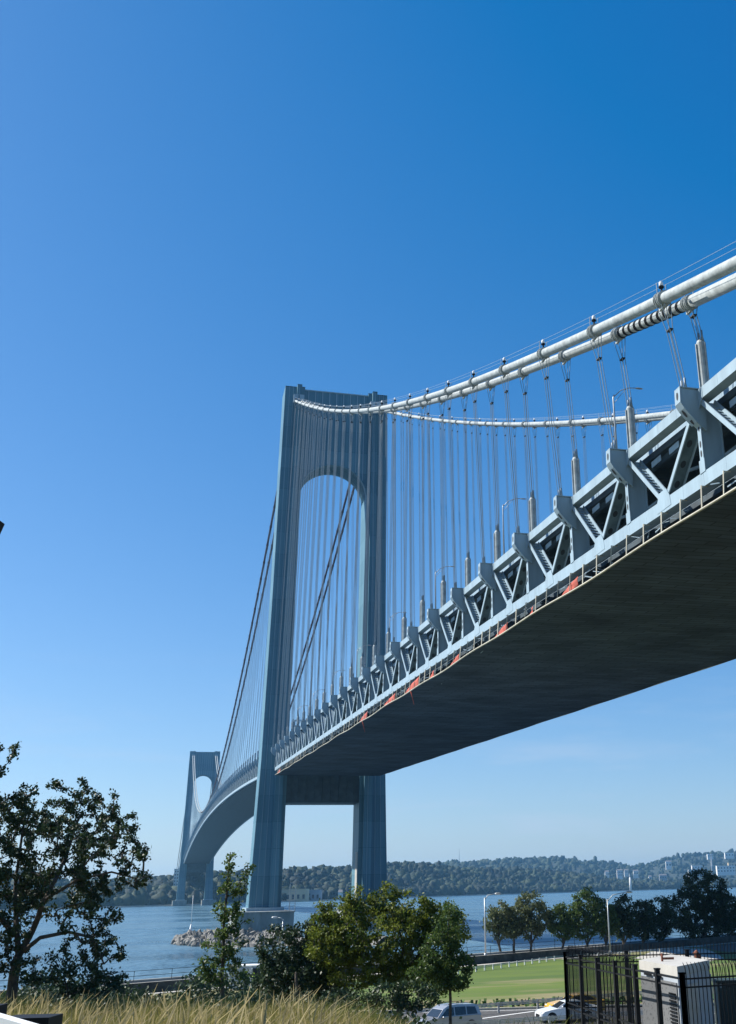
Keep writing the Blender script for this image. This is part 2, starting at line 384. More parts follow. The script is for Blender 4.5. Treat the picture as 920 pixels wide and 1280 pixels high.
    ls = lb.build('lower_strut', M['deckdark'], t)  # shade under the deck put into the strut's dark colour
    lr = MB()
    for sg in (-1, 1):
        for x in (-11.5,-9,-6,-3,0,3,6,9,11.5): lr.box(x-0.12,x+0.12,y0+sg*5.55-0.15,y0+sg*5.55+0.15,43.5,53.2)
        lr.box(-13.4,13.4,y0+sg*5.6-0.2,y0+sg*5.6+0.2,43.15,43.5)
    lr.build('stiffener_rib', M['deckdark'], ls)  # ribs share the strut's painted shade
    return t
make_tower(0, 'huge near grey blue steel tower with round arched portal, standing in the water nearest us')
make_tower(L_, 'small distant steel tower with round arched portal by the far wooded shore')
def pier(y0, s, label):
    mb = MB(); xs = sorted((s*10.5, s*29.5))
    mb.box(xs[0], xs[1], y0-22, y0+22, -3, 6.6); mb.box(xs[0]-0.35, xs[1]+0.35, y0-22.35, y0+22.35, 6.602, 7.0)
    o = mb.build('tower_pier', M['concrete']); return tag(o, label, 'pier', 'concrete piers under the bridge towers')
pier(0,-1,'grey concrete pier block under the left leg of the near tower')
pier(0,1,'grey concrete pier block under the right leg of the near tower')
pier(L_,-1,'small concrete pier under the left leg of the distant tower')
pier(L_,1,'small concrete pier under the right leg of the distant tower')

# ---------------- trusses
def chord(mb, ys, X0, X1, dz0, dz1):             # long box following the deck profile
    for i in range(len(ys)-1):
        a, b = ys[i], ys[i+1]; g_ = 0.012
        mb.hexa([(X0,a+g_,D(a)+dz0),(X1,a+g_,D(a)+dz0),(X1,b-g_,D(b)+dz0),(X0,b-g_,D(b)+dz0)],
                [(X0,a+g_,D(a)+dz1),(X1,a+g_,D(a)+dz1),(X1,b-g_,D(b)+dz1),(X0,b-g_,D(b)+dz1)])
def fin_mb(y, s, fine):
    d = D(y); mb = MB(); h = 0.42
    prof = [(17.6,8.05),(19.85,8.15),(19.9,6.85),(19.6,6.35),(19.1,5.75),(18.6,5.2),(17.8,4.6)]
    poly = [(s*x, d+z) for x, z in prof]
    if s < 0: poly = poly[::-1]
    mb.prism(poly, 'y', y-h+0.06, y+h-0.06)
    # outer flange
    pr = prof[1:6]
    for i in range(4):
        (xa,za),(xb,zb) = pr[i], pr[i+1]
        mb.bar((s*(xa+0.03),y,d+za),(s*(xb+0.03),y,d+zb),2*h+0.14,0.09,(0,1,0) if False else (s,0,0.3))
    mb.box(min(s*18.0,s*19.93), max(s*18.0,s*19.93), y-h-0.07, y+h+0.07, d+8.14, d+8.22)
    if fine:
        for xx, zz, nrm, tan in ((19.96,7.5,(s,0,0),(0,0,1)),(19.38,6.08,None,None),(18.85,5.50,None,None)):
            if nrm is None:
                tan = Vector((s*0.62,0,0.78)).normalized(); off = Vector((s*0.78,0,-0.62))*0.09
            else: tan = Vector(tan); off = Vector((s*0.012,0,0))
            mb.disc(Vector((s*xx,y,d+zz))+off, (0,1,0), tan, 0.17, 0.36, 12, 1)
    return mb
def post_mb(y, s, fine):
    d = D(y); mb = MB()
    x0, x1 = sorted((s*18.25, s*16.4))
    mb.box(x0, x1, y-0.08, y+0.08, d+1.1, d+7.2)              # broad web facing along the bridge
    for xx in (18.23, 16.4):
        a, b = sorted((s*xx, s*(xx+0.08)))
        mb.box(a, b, y-0.30, y+0.30, d+1.1, d+7.2)
    a, b = sorted((s*18.27, s*18.35))
    mb.box(a, b, y-0.46, y+0.46, d+1.1, d+2.2)
    if fine:
        for zz in (2.7, 3.5, 4.9): mb.disc((s*18.325,y,d+zz), (0,1,0), (0,0,1), 0.13, 0.30, 12, 1)
    return mb
def diag_mb(ya, yb, s, fine, laced):             # ya = top end, yb = bottom end
    mb = MB(); za, zb = D(ya)+7.35, D(yb)+1.05
    a0 = Vector((0,ya,za)); b0 = Vector((0,yb,zb)); d = (b0-a0).normalized()
    a0 += d*0.5; b0 -= d*0.2
    nrm = Vector((0,-d.z,d.y))
    fw_ = 0.42
    for xx in (18.22, 17.05):
        o = Vector((s*xx,0,0)); mb.bar(a0+o, b0+o, fw_, 0.10, (1,0,0))
    Ln = (b0-a0).length
    if not fine:
        o = Vector((s*17.65,0,0)); mb.bar(a0+o, b0+o, 0.10, 1.1, (1,0,0)); return mb
    if laced:
        n = 13
        for i in range(n):
            p = a0+d*(Ln*(i+0.1)/n); q = a0+d*(Ln*(i+0.75)/n)
            mb.bar(p+Vector((s*18.17,0,0))+nrm*0.12, q+Vector((s*17.1,0,0))+nrm*0.12, 0.30, 0.04, nrm)
    else:
        o = Vector((s*17.65,0,0)); mb.bar(a0+o, b0+o, 0.07, 1.06, (1,0,0), 2)
        for i in range(4):
            p = a0+d*(Ln*(i+0.7)/4.4)+o
            for sg in (-1,1): mb.disc(p+nrm*0.042*sg, (1,0,0), d, 0.24, 0.36, 12, 1)
    return mb
def gusset(mb, y, s, top, w_=1.0, h=1.0):
    d = D(y); x0, x1 = sorted((s*18.3, s*18.33))
    if top: mb.prism([(y-w_*1.15,d+8.0),(y-w_*1.15,d+7.1),(y-w_*.35,d+6.4),(y+w_*.35,d+6.4),(y+w_*1.15,d+7.1),(y+w_*1.15,d+8.0)], 'x', x0, x1)
    else: mb.prism([(y-w_*1.4,d+0.25),(y+w_*1.4,d+0.25),(y+w_*1.25,d+1.15),(y+w_*.7,d+1.9),(y-w_*.7,d+1.9),(y-w_*1.25,d+1.15)], 'x', x0, x1)
def truss(parent, ys, s, near, show_parts=True):
    """one stiffening truss plane: ys = panel points"""
    S2 = [M['steel'], M['dark'], M['web']]
    x0, x1 = sorted((s*18.3, s*17.2)); x2, x3 = sorted((s*18.3, s*17.3))
    fine_ys = [a+(b-a)*k/4 for a, b in zip(ys[:-1], ys[1:]) for k in range(4)]+[ys[-1]] if near else ys
    mb = MB(); chord(mb, fine_ys, x0, x1, 0.0, 1.15); bc = mb.build('bottom_chord', M['steel'], parent)
    mb = MB(); chord(mb, fine_ys, x2, x3, 7.15, 8.1); tc = mb.build('top_chord', M['steel'], parent)
    if near:
        for a, b in zip(ys[:-1], ys[1:]): gb = MB(); gusset(gb, (a+b)/2, s, False); gb.build('gusset_plate', M['steel'], bc)
        for y in ys: gt = MB(); gusset(gt, y, s, True); gt.build('gusset_plate', M['steel'], tc)
    rest = {'outrigger':MB(), 'post':MB(), 'diagonal':MB(), 'rope_sleeve':MB()}; cnt = {}
    def put(kind, mb, mats):
        cnt[kind] = cnt.get(kind, 0)+1
        if show_parts and cnt[kind] <= (100 if s < 0 else 0) or (near and show_parts): mb.build(kind, mats, parent)
        else:
            r_ = rest[kind]; r_.add(mb.v, mb.f)
    for y in ys:
        fine = near and y < -170 and s < 0
        put('outrigger', fin_mb(y, s, fine), S2)
        put('post', post_mb(y, s, fine), S2)
        d = D(y); sm = MB()
        c = (s*17.35, y, 0)
        sm.tube([(c[0],y,d+8.1),(c[0],y,d+12.6),(c[0],y,d+12.85)], [0.40,0.40,0.30], 14, smooth=False)
        if near: sm.bar((c[0]-s*0.1,y-0.47,d+8.15),(c[0]-s*0.1,y-0.47,d+12.5),0.07,0.07); sm.bar((c[0]-0.47,y,d+8.15),(c[0]-0.47,y,d+12.5),0.09,0.09)
        put('rope_sleeve', sm, M['cable'] if near else M['steel'])
    for a, b in zip(ys[:-1], ys[1:]):
        mid = (a+b)/2; fine = near and a < -170
        put('diagonal', diag_mb(a+0.3, mid-0.3, s, fine, False), S2)
        put('diagonal', diag_mb(b-0.3, mid+0.3, s, fine, True), S2)
    for k, mb in rest.items():
        if mb.v: tag(mb.build(k, M['steel'], parent), kind='stuff')
def floor_system(parent, ys, near):
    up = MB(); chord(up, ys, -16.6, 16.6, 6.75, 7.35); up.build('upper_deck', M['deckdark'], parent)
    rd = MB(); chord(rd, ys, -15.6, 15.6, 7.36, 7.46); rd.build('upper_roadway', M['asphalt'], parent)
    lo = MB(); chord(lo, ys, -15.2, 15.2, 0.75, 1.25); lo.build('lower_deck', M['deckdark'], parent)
    for s in (-1, 1):
        r_ = MB()
        x0, x1 = sorted((s*15.7, s*15.95)); chord(r_, ys, x0, x1, 7.46, 8.35)
        for k in (0.5,0.85): x2, x3 = sorted((s*15.9, s*15.98)); chord(r_, ys, x2, x3, 8.35+k, 8.42+k)
        r_.build('parapet', M['steel'], parent)
        r_ = MB()
        for hh in (1.9, 2.4): x0, x1 = sorted((s*14.9, s*15.0)); chord(r_, ys, x0, x1, hh, hh+0.22)
        r_.build('lower_guard_rail', M['galv'], parent)
    tr = []
    for i, y in enumerate(ys):
        d = D(y); mb = MB()
        mb.box(-16.0, 16.0, y-0.22, y+0.22, d+5.7, d+6.74)
        mb.box(-16.8, 16.8, y-0.22, y+0.22, d-0.05, d+0.74)
        if near:
            for s in (-1, 1):
                mb.bar((s*16.0,y,d+1.3),(s*10.5,y,d+5.3),0.3,0.3)
                mb.bar((s*16.2,y,d+5.1),(s*12.5,y,d+5.7),0.3,0.3)
        (mb.build('floor_beam', M['deckdark'], parent) if near else tr.append(mb))
    if tr:
        mb = MB(); [mb.add(q.v, q.f) for q in tr]; tag(mb.build('floor_beam', M['deckdark'], parent), kind='stuff')
    if near:
        st = MB()
        for x in (-15.9,-13.8,-11,-8,-5,-2,2,5,8,11,13.8,15.9): chord(st, ys, x-0.15, x+0.15, 6.1, 6.74)
        for x in (-14,-10,-6,-2,2,6,10,14): chord(st, ys, x-0.12, x+0.12, 0.1, 0.74)
        st.build('stringer', M['deckdark'], parent); ex_ = []
        for a, b in zip(ys[:-1], ys[1:]):
            m_ = (a+b)/2
            for s in (-1, 1):
                for k in range(1, 4):               # pale bracket plates under the upper road edge
                    yy = a+(b-a)*k/4; br = MB()
                    br.box(min(s*16.85,s*16.9), max(s*16.85,s*16.9), yy-1.0, yy+1.0, D(yy)+5.75, D(yy)+6.3)
                    if k == 2: br.build('bracket_plate', M['steel'], parent)
                    else: ex_.append(br)
                for p_, q_, w_ in (((s*16.6,a+0.4,D(a)+3.9),(s*12.0,b-0.4,D(b)+3.4),0.22), ((s*13.0,a+2,D(a)+5.2),(s*15.4,a+5,D(a)+3.4),0.24), ((s*12.0,m_,D(m_)+5.5),(s*15.6,m_+2.4,D(m_)+4.5),0.24)):
                    br = MB(); br.bar(p_, q_, w_, w_); ex_.append(br)
        br = MB(); [br.add(q.v, q.f) for q in ex_]; tag(br.build('bracing', M['steel'], parent), kind='stuff')
side_ys = [-9.9-PAN*k for k in range(0, 26)][::-1]
ss = empty('bridge_deck', (0,-200,D(-200)), 'near span of the double deck roadway with open trusses, overhead right of the near tower', 'bridge deck', 'spans of the bridge deck')
truss(ss, side_ys, -1, True); truss(ss, side_ys, 1, True); floor_system(ss, side_ys, True)
main_ys = [9.9+(L_-19.8)*k/85 for k in range(86)]
ms = empty('bridge_deck', (0,L_/2,D(L_/2)), 'long curving main span of the roadway between the near tower and the distant tower', 'bridge deck', 'spans of the bridge deck')
truss(ms, main_ys, -1, False); truss(ms, main_ys, 1, False); floor_system(ms, main_ys, False)
fs_ys = [L_+9.9+PAN*k for k in range(0, 25)]
fs = empty('bridge_deck', (0,L_+190,D(L_+190)), 'far end span of the roadway sloping down behind the distant tower', 'bridge deck', 'spans of the bridge deck')
truss(fs, fs_ys, -1, False, False); truss(fs, fs_ys, 1, False, False); floor_system(fs, fs_ys, False)
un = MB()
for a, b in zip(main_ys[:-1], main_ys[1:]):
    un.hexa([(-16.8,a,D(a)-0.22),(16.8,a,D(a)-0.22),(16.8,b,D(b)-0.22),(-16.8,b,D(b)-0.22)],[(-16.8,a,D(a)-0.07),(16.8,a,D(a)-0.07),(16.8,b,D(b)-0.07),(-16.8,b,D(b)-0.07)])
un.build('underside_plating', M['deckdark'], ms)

# ---------------- work platform hung under the near span
wp = empty('work_platform', (0,-200,D(-200)-1.7), 'dark ribbed maintenance platform with cream edge rope hung below the near span', 'work platform')
pl_ys = np.linspace(side_ys[0], -17.5, 210)
def wav(y, s): return (0.09*math.sin(y*0.21+s)+0.06*math.sin(y*0.093+2*s))*(1 if s < 0 else 0.3)
mb = MB(); nx = 8
xs_ = np.linspace(-18.75, 18.75, nx+1)
vs_ = []
for y in pl_ys:
    for x in xs_: vs_.append((x, y, D(y)-2.07-0.05*math.sin(x*0.9+y*0.4)+wav(y, np.sign(x) if abs(x)>15 else 0)*(abs(x)>15)))
fs_ = [(i*(nx+1)+j, i*(nx+1)+j+1, (i+1)*(nx+1)+j+1, (i+1)*(nx+1)+j) for i in range(len(pl_ys)-1) for j in range(nx)]
mb.add(vs_, fs_)
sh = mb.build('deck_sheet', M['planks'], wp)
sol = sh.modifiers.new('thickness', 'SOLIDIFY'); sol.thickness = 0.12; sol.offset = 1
for s in (-1, 1):
    mb = MB(); mb.tube([(s*18.82, y, D(y)-2.0+wav(y,s)) for y in pl_ys], 0.10, 6); mb.build('edge_rope', M['cream'], wp)
    mb = MB(); mb.tube([(s*18.3, y, D(y)-0.8+wav(y,s)*0.5) for y in pl_ys], 0.035, 4); mb.build('hand_line', M['rope'], wp)
    k = 0; y = side_ys[0]; rest = MB()
    while y < -18:
        mb = MB(); mb.bar((s*18.6,y,D(y)-0.02),(s*18.78,y+random.uniform(-.12,.12),D(y)-2.02),0.11,0.09); mb.bar((s*18.0,y,D(y)-0.06),(s*18.62,y,D(y)-0.06),0.08,0.08)
        if s < 0 and k < 98: mb.build('hanger', M['cream'], wp)
        else: rest.add(mb.v, mb.f)
        y += PAN/4; k += 1
    if rest.v: tag(rest.build('hanger', M['cream'], wp), kind='stuff')
# clutter of clips and hoses in the gap between truss and platform
mb = MB()
for i in range(420):
    y = random.uniform(side_ys[0], -20); x = -random.uniform(15.5, 18.5); z = D(y)-random.uniform(0.15, 1.85)
    mb.bar((x,y,z),(x+random.uniform(-.6,.6),y+random.uniform(-1.2,1.2),z+random.uniform(-.35,.35)),random.uniform(.03,.10),random.uniform(.03,.12))
tag(mb.build('hanging_clutter', [M['steel']], wp), kind='stuff')
for (px, py, wd, hh, tail) in ((714,729,5.0,0.45,0),(628,785,5.6,0.42,0),(570,822,5.0,0.4,0),(516,859,11,0.7,1),(487,880,12,0.6,0),(455,898,10,0.6,1),(349,964,12,0.5,0),(666,759,1.2,0.4,0),(541,842,3,0.4,0)):
    d = ray(px, py); t_ = (-18.5-CAM[0])/d.x; y = CAM[1]+d.y*t_
    mb = MB(); nn = 9; v = []
    for i in range(nn):
        u = i/(nn-1); yy = y+(u-0.5)*wd; zt_ = D(yy)-1.93+1.75*min(1,hh+0.15)*(1-u)**0.5*(1-0.12*math.sin(8*u)); zb_ = D(yy)-1.98
        for k in range(4):
            q = k/3; v.append((-18.62-0.10*math.sin(7*u+3*q), yy+0.1*math.sin(5*q+i), zt_+(zb_-zt_)*q))
    mb.add(v, [(i*4+k, i*4+k+1, (i+1)*4+k+1, (i+1)*4+k) for i in range(nn-1) for k in range(3)], smooth=True)
    if tail: mb.tube([(-18.8,y+0.3,D(y)-2.0),(-18.5,y+0.5,D(y)-2.9),(-18.1,y+0.8,D(y)-4.2)],[0.10,0.06,0.03],5)
    o = mb.build('orange_tarp', M['orange'], wp); sm_ = o.modifiers.new('thickness','SOLIDIFY'); sm_.thickness = 0.03
    o['label'] = 'torn orange tarpaulin hanging at the platform edge'

# ---------------- main cables, clamps, suspenders
def make_cable(s, inner):
    ys = list(np.linspace(-392, -8.9, 130)) + list(np.linspace(-7.9, 7.9, 3)) + list(np.linspace(8.9, L_-8.9, 260)) + list(np.linspace(L_-7, L_+7, 3)) + list(np.linspace(L_+8.2, L_+370, 50))
    def P(y): return Vector((s*cable_x(y, inner), y, min(cable_z(y), cable_z(8.2)+0.0)))
    side = 'left' if s < 0 else 'right'
    lab = {(-1,False):'highest thick pale main cable on the left edge of the bridge',
           (-1,True):'thick pale main cable with a dark banded stretch, just below the highest one',
           (1,False):'pale main cable on the far side of the roadway, outer of the distant pair',
           (1,True):'pale main cable on the far side of the roadway, inner of the distant pair'}[(s,inner)]
    t = empty('main_cable', P(-200), lab, 'cable', 'main cables of the suspension bridge')
    mb = MB(); gap = None
    rad = [0.50]*len(ys)
    mb.tube([P(y) for y in ys], rad, 16); cs_ = mb.build('cable_strand', [M['cable'], M['cable_dark']], t)
    nq = 16
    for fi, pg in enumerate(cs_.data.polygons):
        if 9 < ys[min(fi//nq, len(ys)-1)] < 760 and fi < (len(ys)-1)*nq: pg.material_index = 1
    hs = MB()
    for dx in (-0.42, 0.42): hs.tube([P(y)+Vector((dx,0,1.45)) for y in ys if abs(y)>9 and abs(y-L_)>9], 0.018, 3)
    hs.build('hand_rope', M['rope'], t)
    pts = side_ys[:] + main_ys
    bands_rest, sus_rest, lmp = MB(), MB(), 0
    for i, y in enumerate(pts):
        p = P(y); tg = (P(y+0.5)-P(y-0.5)).normalized(); cz = p.z
        b = MB(); near = y < -100
        b.tube([p-tg*0.62, p+tg*0.62], 0.60, 16)
        if y < 0:
            for k in (-0.45,-0.18,0.18,0.45): b.tube([p+tg*(k-0.045), p+tg*(k+0.045)], 0.68, 16)
            b.box(p.x-0.12, p.x+0.12, p.y-0.6, p.y+0.6, p.z-0.85, p.z-0.5)
            b.bar(p+Vector((0.42,0,0.4)), p+Vector((0.42,0,1.5)), 0.05, 0.05); b.bar(p+Vector((-0.42,0,0.4)), p+Vector((-0.42,0,1.5)), 0.05, 0.05)
        if inner: bx, bz = s*17.35, D(y)+12.8
        else: bx, bz = s*19.3, D(y)+8.2
        u = MB(); r0 = 0.042 if y < 0 else 0.05
        if cz-bz > 2.0:
            dz = min(3.0, (cz-bz)*0.35)
            c1 = Vector((p.x+(bx-p.x)*dz/(cz-bz), y, cz-dz))
            for sx in (-1, 1):
                for sy in (-1, 1):
                    if y < 0:
                        u.tube([p+Vector((sx*0.52, sy*0.42, -0.1)), c1+Vector((sx*0.13, sy*0.30, 0)), Vector((bx+sx*0.13, y+sy*0.30, bz))], r0, 4, cap=False)
                    elif sx == sy: u.tube([p+Vector((sx*0.4, sy*0.3, 0)), Vector((bx+sx*0.1, y+sy*0.30, bz))], r0, 4, cap=False)
            if y < 0:
                u.box(c1.x-0.17, c1.x+0.17, y-0.34, y+0.34, c1.z-0.05, c1.z+0.05, 1)
                for sy in (-1,1): u.tube([(bx,y+sy*0.3,bz-0.1),(bx,y+sy*0.3,bz+0.9)],0.10,6)
        kk = sum(1 for q in pts[:i] )
        if kk < 100:
            bo = b.build('cable_clamp', M['cable'] if not 9 < y < 760 else M['cable_dark'], t)
            if u.v: u.build('suspender', [M['rope'], M['dark']], t)
            if not inner and y < 0:
                l_ = MB(); q = p+Vector((0,0,0.6)); l_.tube([q, q+Vector((0,0,0.55))], 0.09, 6, 1); l_.ball(q+Vector((0,0,0.85)), 0.2, 0.2, 0.3, 8, 6, 0); l_.tube([q+Vector((0,0,0.5)), q+Vector((0,0,0.62))], 0.24, 8, 1)
                l_.build('cable_light', [M['whitepaint'], M['black']], bo)
        else:
            bands_rest.add(b.v, b.f); sus_rest.add(u.v, u.f)
    tag(bands_rest.build('cable_clamp', M['cable'], t), kind='stuff'); tag(sus_rest.build('suspender', [M['rope']], t), kind='stuff')
    if s < 0 and inner:
        wr = MB()
        for k in range(0, 11):
            y = -341.8 - 1.25*(k+0.9); p = P(y); tg = (P(y+0.5)-P(y-0.5)).normalized()
            for e in (-0.13, 0.13): wr.tube([p+tg*(e-0.06), p+tg*(e+0.06)], 0.56, 16)
        wr.build('wrapping_band', M['black'], t)
        w2 = MB(); a = P(-357.6); tg = (P(-356)-P(-357)).normalized(); w2.tube([P(-357.7), P(-392)], 0.57, 18); w2.build('cable_cover', M['cable'], t)
    return t
make_cable(-1, False); make_cable(-1, True); make_cable(1, False); make_cable(1, True)

# ---------------- lamps along the upper roadway, sign gantry
def deck_lamp():
    t = empty('street_lamp', (0,0,0), '', 'street lamp')
    mb = MB(); mb.tube([(0,0,0),(0,0,9.9),(0.1,0,10.3)], [0.13,0.08,0.07], 8); mb.build('pole', M['galv'], t, True)
    mb = MB(); mb.tube([(0,0,10.0),(0.9,0,10.9),(1.9,0,11.3),(2.6,0,11.35)], 0.05, 6); mb.tube([(0,0,9.3),(0.9,0,10.4),(1.5,0,11.1)], 0.03, 5); mb.build('arm', M['galv'], t, True)
    mb = MB(); mb.ball((3.0,0,11.35), 0.5, 0.16, 0.09, 8, 6); mb.build('lamp_head', M['galv'], t, True)
    return t
lp = deck_lamp(); first = True
names_ = ['nearest','second','third','fourth','fifth','sixth','seventh','eighth']
ly = [-333.5, -293.0, -252.5, -212, -171.5, -131, -90.5, -50]
for s in (-1, 1):
    for i, y in enumerate(ly):
        o = lp if first else copy_tree(lp)
        first = False
        o.location = (s*15.4, y, D(y)+7.46); o.rotation_euler = (0,0,0 if s < 0 else math.pi)
        o['group'] = 'street lamps along the upper roadway'
        o['label'] = ('%s street lamp from us on the near edge of the upper roadway' if s < 0 else '%s street lamp from us on the far edge of the upper roadway') % names_[i]
gt = empty('sign_gantry', (-15,-44,D(-44)+6.9), 'truss sign gantry over the upper roadway just before the near tower', 'sign gantry')
mb = MB(); z0 = D(-44)+12.4
for yy in (-45.2,-42.8):
    for zz in (0, 2.0): mb.bar((-15.5,yy,z0+zz),(15.5,yy,z0+zz),0.22,0.22)
    for k in range(12):
        xa = -15.5+k*31/12; mb.bar((xa,yy,z0),(xa+31/12,yy,z0+2.0),0.12,0.12); mb.bar((xa,yy,z0),(xa,yy,z0+2),0.12,0.12)
mb.build('truss_beam', M['steel'], gt)
for x in (-15.6, 15.6):
    mb = MB(); mb.box(x-0.25,x+0.25,-44.3,-43.7,D(-44)+6.9,z0+2.2); mb.build('leg', M['steel'], gt)
mb = MB(); mb.box(-12,-7,-45.5,-45.3,z0-1.0,z0+2.6); mb.build('sign_panel', M['deckdark'], gt)

# ================================================================ NEAR SHORE
def tsea(x, y): return 0.495*x - 0.869*(y+262)        # metres inland of the promenade wall
def terrain(x, y):
    f, l = fl(x, y); t = tsea(x, y)
    zl = 10.85-0.042*max(f,-10) if f < 23 else 9.88+(3-9.88)*sstep(23, 64, f)
    zl -= 0.03*max(-6, min(9, l+9))*(1-sstep(25,60,f))
    zr = 10.75-0.13*max(f,-5) if f < 24 else 7.63
    if f > 41: zr = 7.63+(3-7.63)*sstep(41, 66, f)
    k = sstep(-3.5, 0.5, l)
    z = zl*(1-k)+zr*k
    if t < -13.9: z = 3-7*sstep(0, 3, -13.9-t)
    return z
def axis(segs):
    a = []
    for lo, hi, st in segs: a += list(np.arange(lo, hi, st))
    return a+[segs[-1][1]]
gx = axis([(-420,-140,12),(-140,-100,4),(-100,0,1.6),(0,80,4),(80,700,12)])
gy = axis([(-700,-470,12),(-470,-360,1.6),(-360,-180,4),(-180,160,8)])
g = MB(); g.v = [(x,y,terrain(x,y)) for y in gy for x in gx]; nx = len(gx)
g.f = [(j*nx+i, j*nx+i+1, (j+1)*nx+i+1, (j+1)*nx+i) for j in range(len(gy)-1) for i in range(nx-1)
       if not all(g.v[q][2] < -3.9 for q in (j*nx+i, j*nx+i+1, (j+1)*nx+i+1, (j+1)*nx+i))]
g.m = [0]*len(g.f); g.sm = [True]*len(g.f)
M['soil'] = mat('grassy soil', (0.115,0.135,0.045), 0.95, scale=0.35, c2=(0.19,0.155,0.075), bump=0.5)
tag(g.build('ground', M['soil']), kind='structure')
def lawn_mat():
    m_ = mat('mown lawn', (0.082,0.128,0.008), 0.95, scale=0.09, stretch=(0.6,1.6,1), c2=(0.042,0.086,0.005), detail=8, bump=0.3)
    n = m_.node_tree; b = n.nodes['Principled BSDF']; tc = n.nodes['Texture Coordinate']
    mp = n.nodes.new('ShaderNodeMapping'); mp.inputs['Scale'].default_value=(0.35,1.1,1); mp.inputs['Rotation'].default_value=(0,0,-YAW)
    nz = n.nodes.new('ShaderNodeTexNoise'); nz.inputs['Scale'].default_value=0.16; nz.inputs['Detail'].default_value=7
    n.links.new(tc.outputs['Object'], mp.inputs[0]); n.links.new(mp.outputs[0], nz.inputs['Vector'])
    # dry bare patches near the road side of the lawn
    sp = n.nodes.new('ShaderNodeSeparateXYZ'); n.links.new(tc.outputs['Object'], sp.inputs[0])
    gr = n.nodes.new('ShaderNodeMapRange'); gr.inputs['From Min'].default_value=-300; gr.inputs['From Max'].default_value=-325; gr.inputs['To Min'].default_value=-0.12; gr.inputs['To Max'].default_value=0.12
    n.links.new(sp.outputs['Y'], gr.inputs['Value'])
    ad = n.nodes.new('ShaderNodeMath'); ad.operation='ADD'; n.links.new(nz.outputs['Fac'], ad.inputs[0]); n.links.new(gr.outputs[0], ad.inputs[1])
    st = n.nodes.new('ShaderNodeMapRange'); st.inputs['From Min'].default_value=0.47; st.inputs['From Max'].default_value=0.62; n.links.new(ad.outputs[0], st.inputs['Value'])
    old = b.inputs['Base Color'].links[0].from_socket
    mx = n.nodes.new('ShaderNodeMix'); mx.data_type='RGBA'; n.links.new(st.outputs[0], mx.inputs[0]); n.links.new(old, mx.inputs[6]); mx.inputs[7].default_value=(0.19,0.165,0.08,1)
    n.links.new(mx.outputs[2], b.inputs['Base Color']); return m_
M['lawn'] = lawn_mat()
def sheet(name, pts, m_, th=0.0):
    mb = MB(); mb.add([tuple(p) for p in pts], [tuple(range(len(pts)))]); return tag(mb.build(name, m_), kind='structure')
sheet('lawn', [on_z(x,y,3.02) for x,y in ((400,1231),(500,1218),(600,1205),(700,1199),(840,1190.5),(960,1186),(1100,1222),(1000,1241),(800,1248),(700,1252),(560,1261),(400,1268))][::-1], M['lawn'])
def strip(name, cl, w_, z, m_):                 # ribbon along ground points
    mb = MB(); v = []
    for i, p in enumerate(cl):
        a = cl[max(i-1,0)]; b = cl[min(i+1,len(cl)-1)]; d = (Vector(b)-Vector(a)); d.z = 0; d.normalize(); n_ = Vector((-d.y,d.x,0))
        for s in (-1,1): v.append((p[0]+n_.x*s*w_/2, p[1]+n_.y*s*w_/2, z))
    mb.add(v, [(2*i,2*i+2,2*i+3,2*i+1) for i in range(len(cl)-1)]); return tag(mb.build(name, m_), kind='structure')
def curve_l(f0, l0, l1, n=24, bend=0.0006): return [loc(f0+bend*(l*l)+0.02*l, l) for l in np.linspace(l0, l1, n)]
strip('road', curve_l(95.6,-95,120), 15.0, 3.03, M['asphalt'])
for f0, nm in ((102.3,'road_edge_line'),(89.0,'road_edge_line'),(95.8,'lane_line')):
    c = curve_l(f0,-90,115,60)
    if nm == 'lane_line':
        mb = MB()
        for i in range(0,59,3):
            a,b = c[i],c[i+1]; d=(b-a).normalized(); n_=Vector((-d.y,d.x,0))*0.09
            mb.add([(a-n_)+Vector((0,0,3.036)),(b-n_)+Vector((0,0,3.036)),(b+n_)+Vector((0,0,3.036)),(a+n_)+Vector((0,0,3.036))],[(0,1,2,3)])
        tag(mb.build('lane_line', M['whitepaint']), kind='structure')
    else: strip(nm, c, 0.18, 3.036, M['whitepaint'])
a_, b_ = on_z(596,1274,3.036), on_z(668,1264,3.036)
strip('slip_road_line', [a_, (a_+b_)/2, b_], 0.28, 3.040, M['whitepaint'])
for f0 in (103.5, 87.8):
    mb = MB(); c = curve_l(f0,-95,120,50)
    for i in range(49):
        a,b=c[i],c[i+1]; mb.bar(a+Vector((0,0,3.06)), b+Vector((0,0,3.06)), 0.25, 0.16)
    tag(mb.build('kerb', M['paleconc']), kind='structure')
# promenade along the water, its wall, seawall edge
def shore(u, t):                                 # u metres along the wall line, t metres inland
    return Vector((0.869*u+0.495*t, -262+0.495*u-0.869*t, 0))
strip('promenade', [shore(u,-6.6) for u in np.linspace(-260,360,30)], 13.0, 3.03, M['paleconc'])
M['darkstone'] = mat('dark mottled stone', (0.045,0.048,0.045), 0.9, var=0.5, scale=0.8, bump=0.5)  # dark base colour mottled by noise
mb = MB()
for i in range(62): 
    a = shore(-260+i*10, 1.2); b = shore(-250.02+i*10, 1.2); mb.bar(a+Vector((0,0,3.5)), b+Vector((0,0,3.5)), 0.5, 1.0)
tag(mb.build('promenade_wall', M['darkstone']), 'long low dark stone wall between the lawn and the waterside promenade', 'wall')
mb = MB()
for i in range(62):
    a = shore(-260+i*10, -13.6); b = shore(-250.02+i*10, -13.6); mb.bar(a+Vector((0,0,1.2)), b+Vector((0,0,1.2)), 0.8, 4.2)
tag(mb.build('seawall', M['concrete']), 'concrete sea wall at the edge of the water', 'sea wall')
mb = MB()
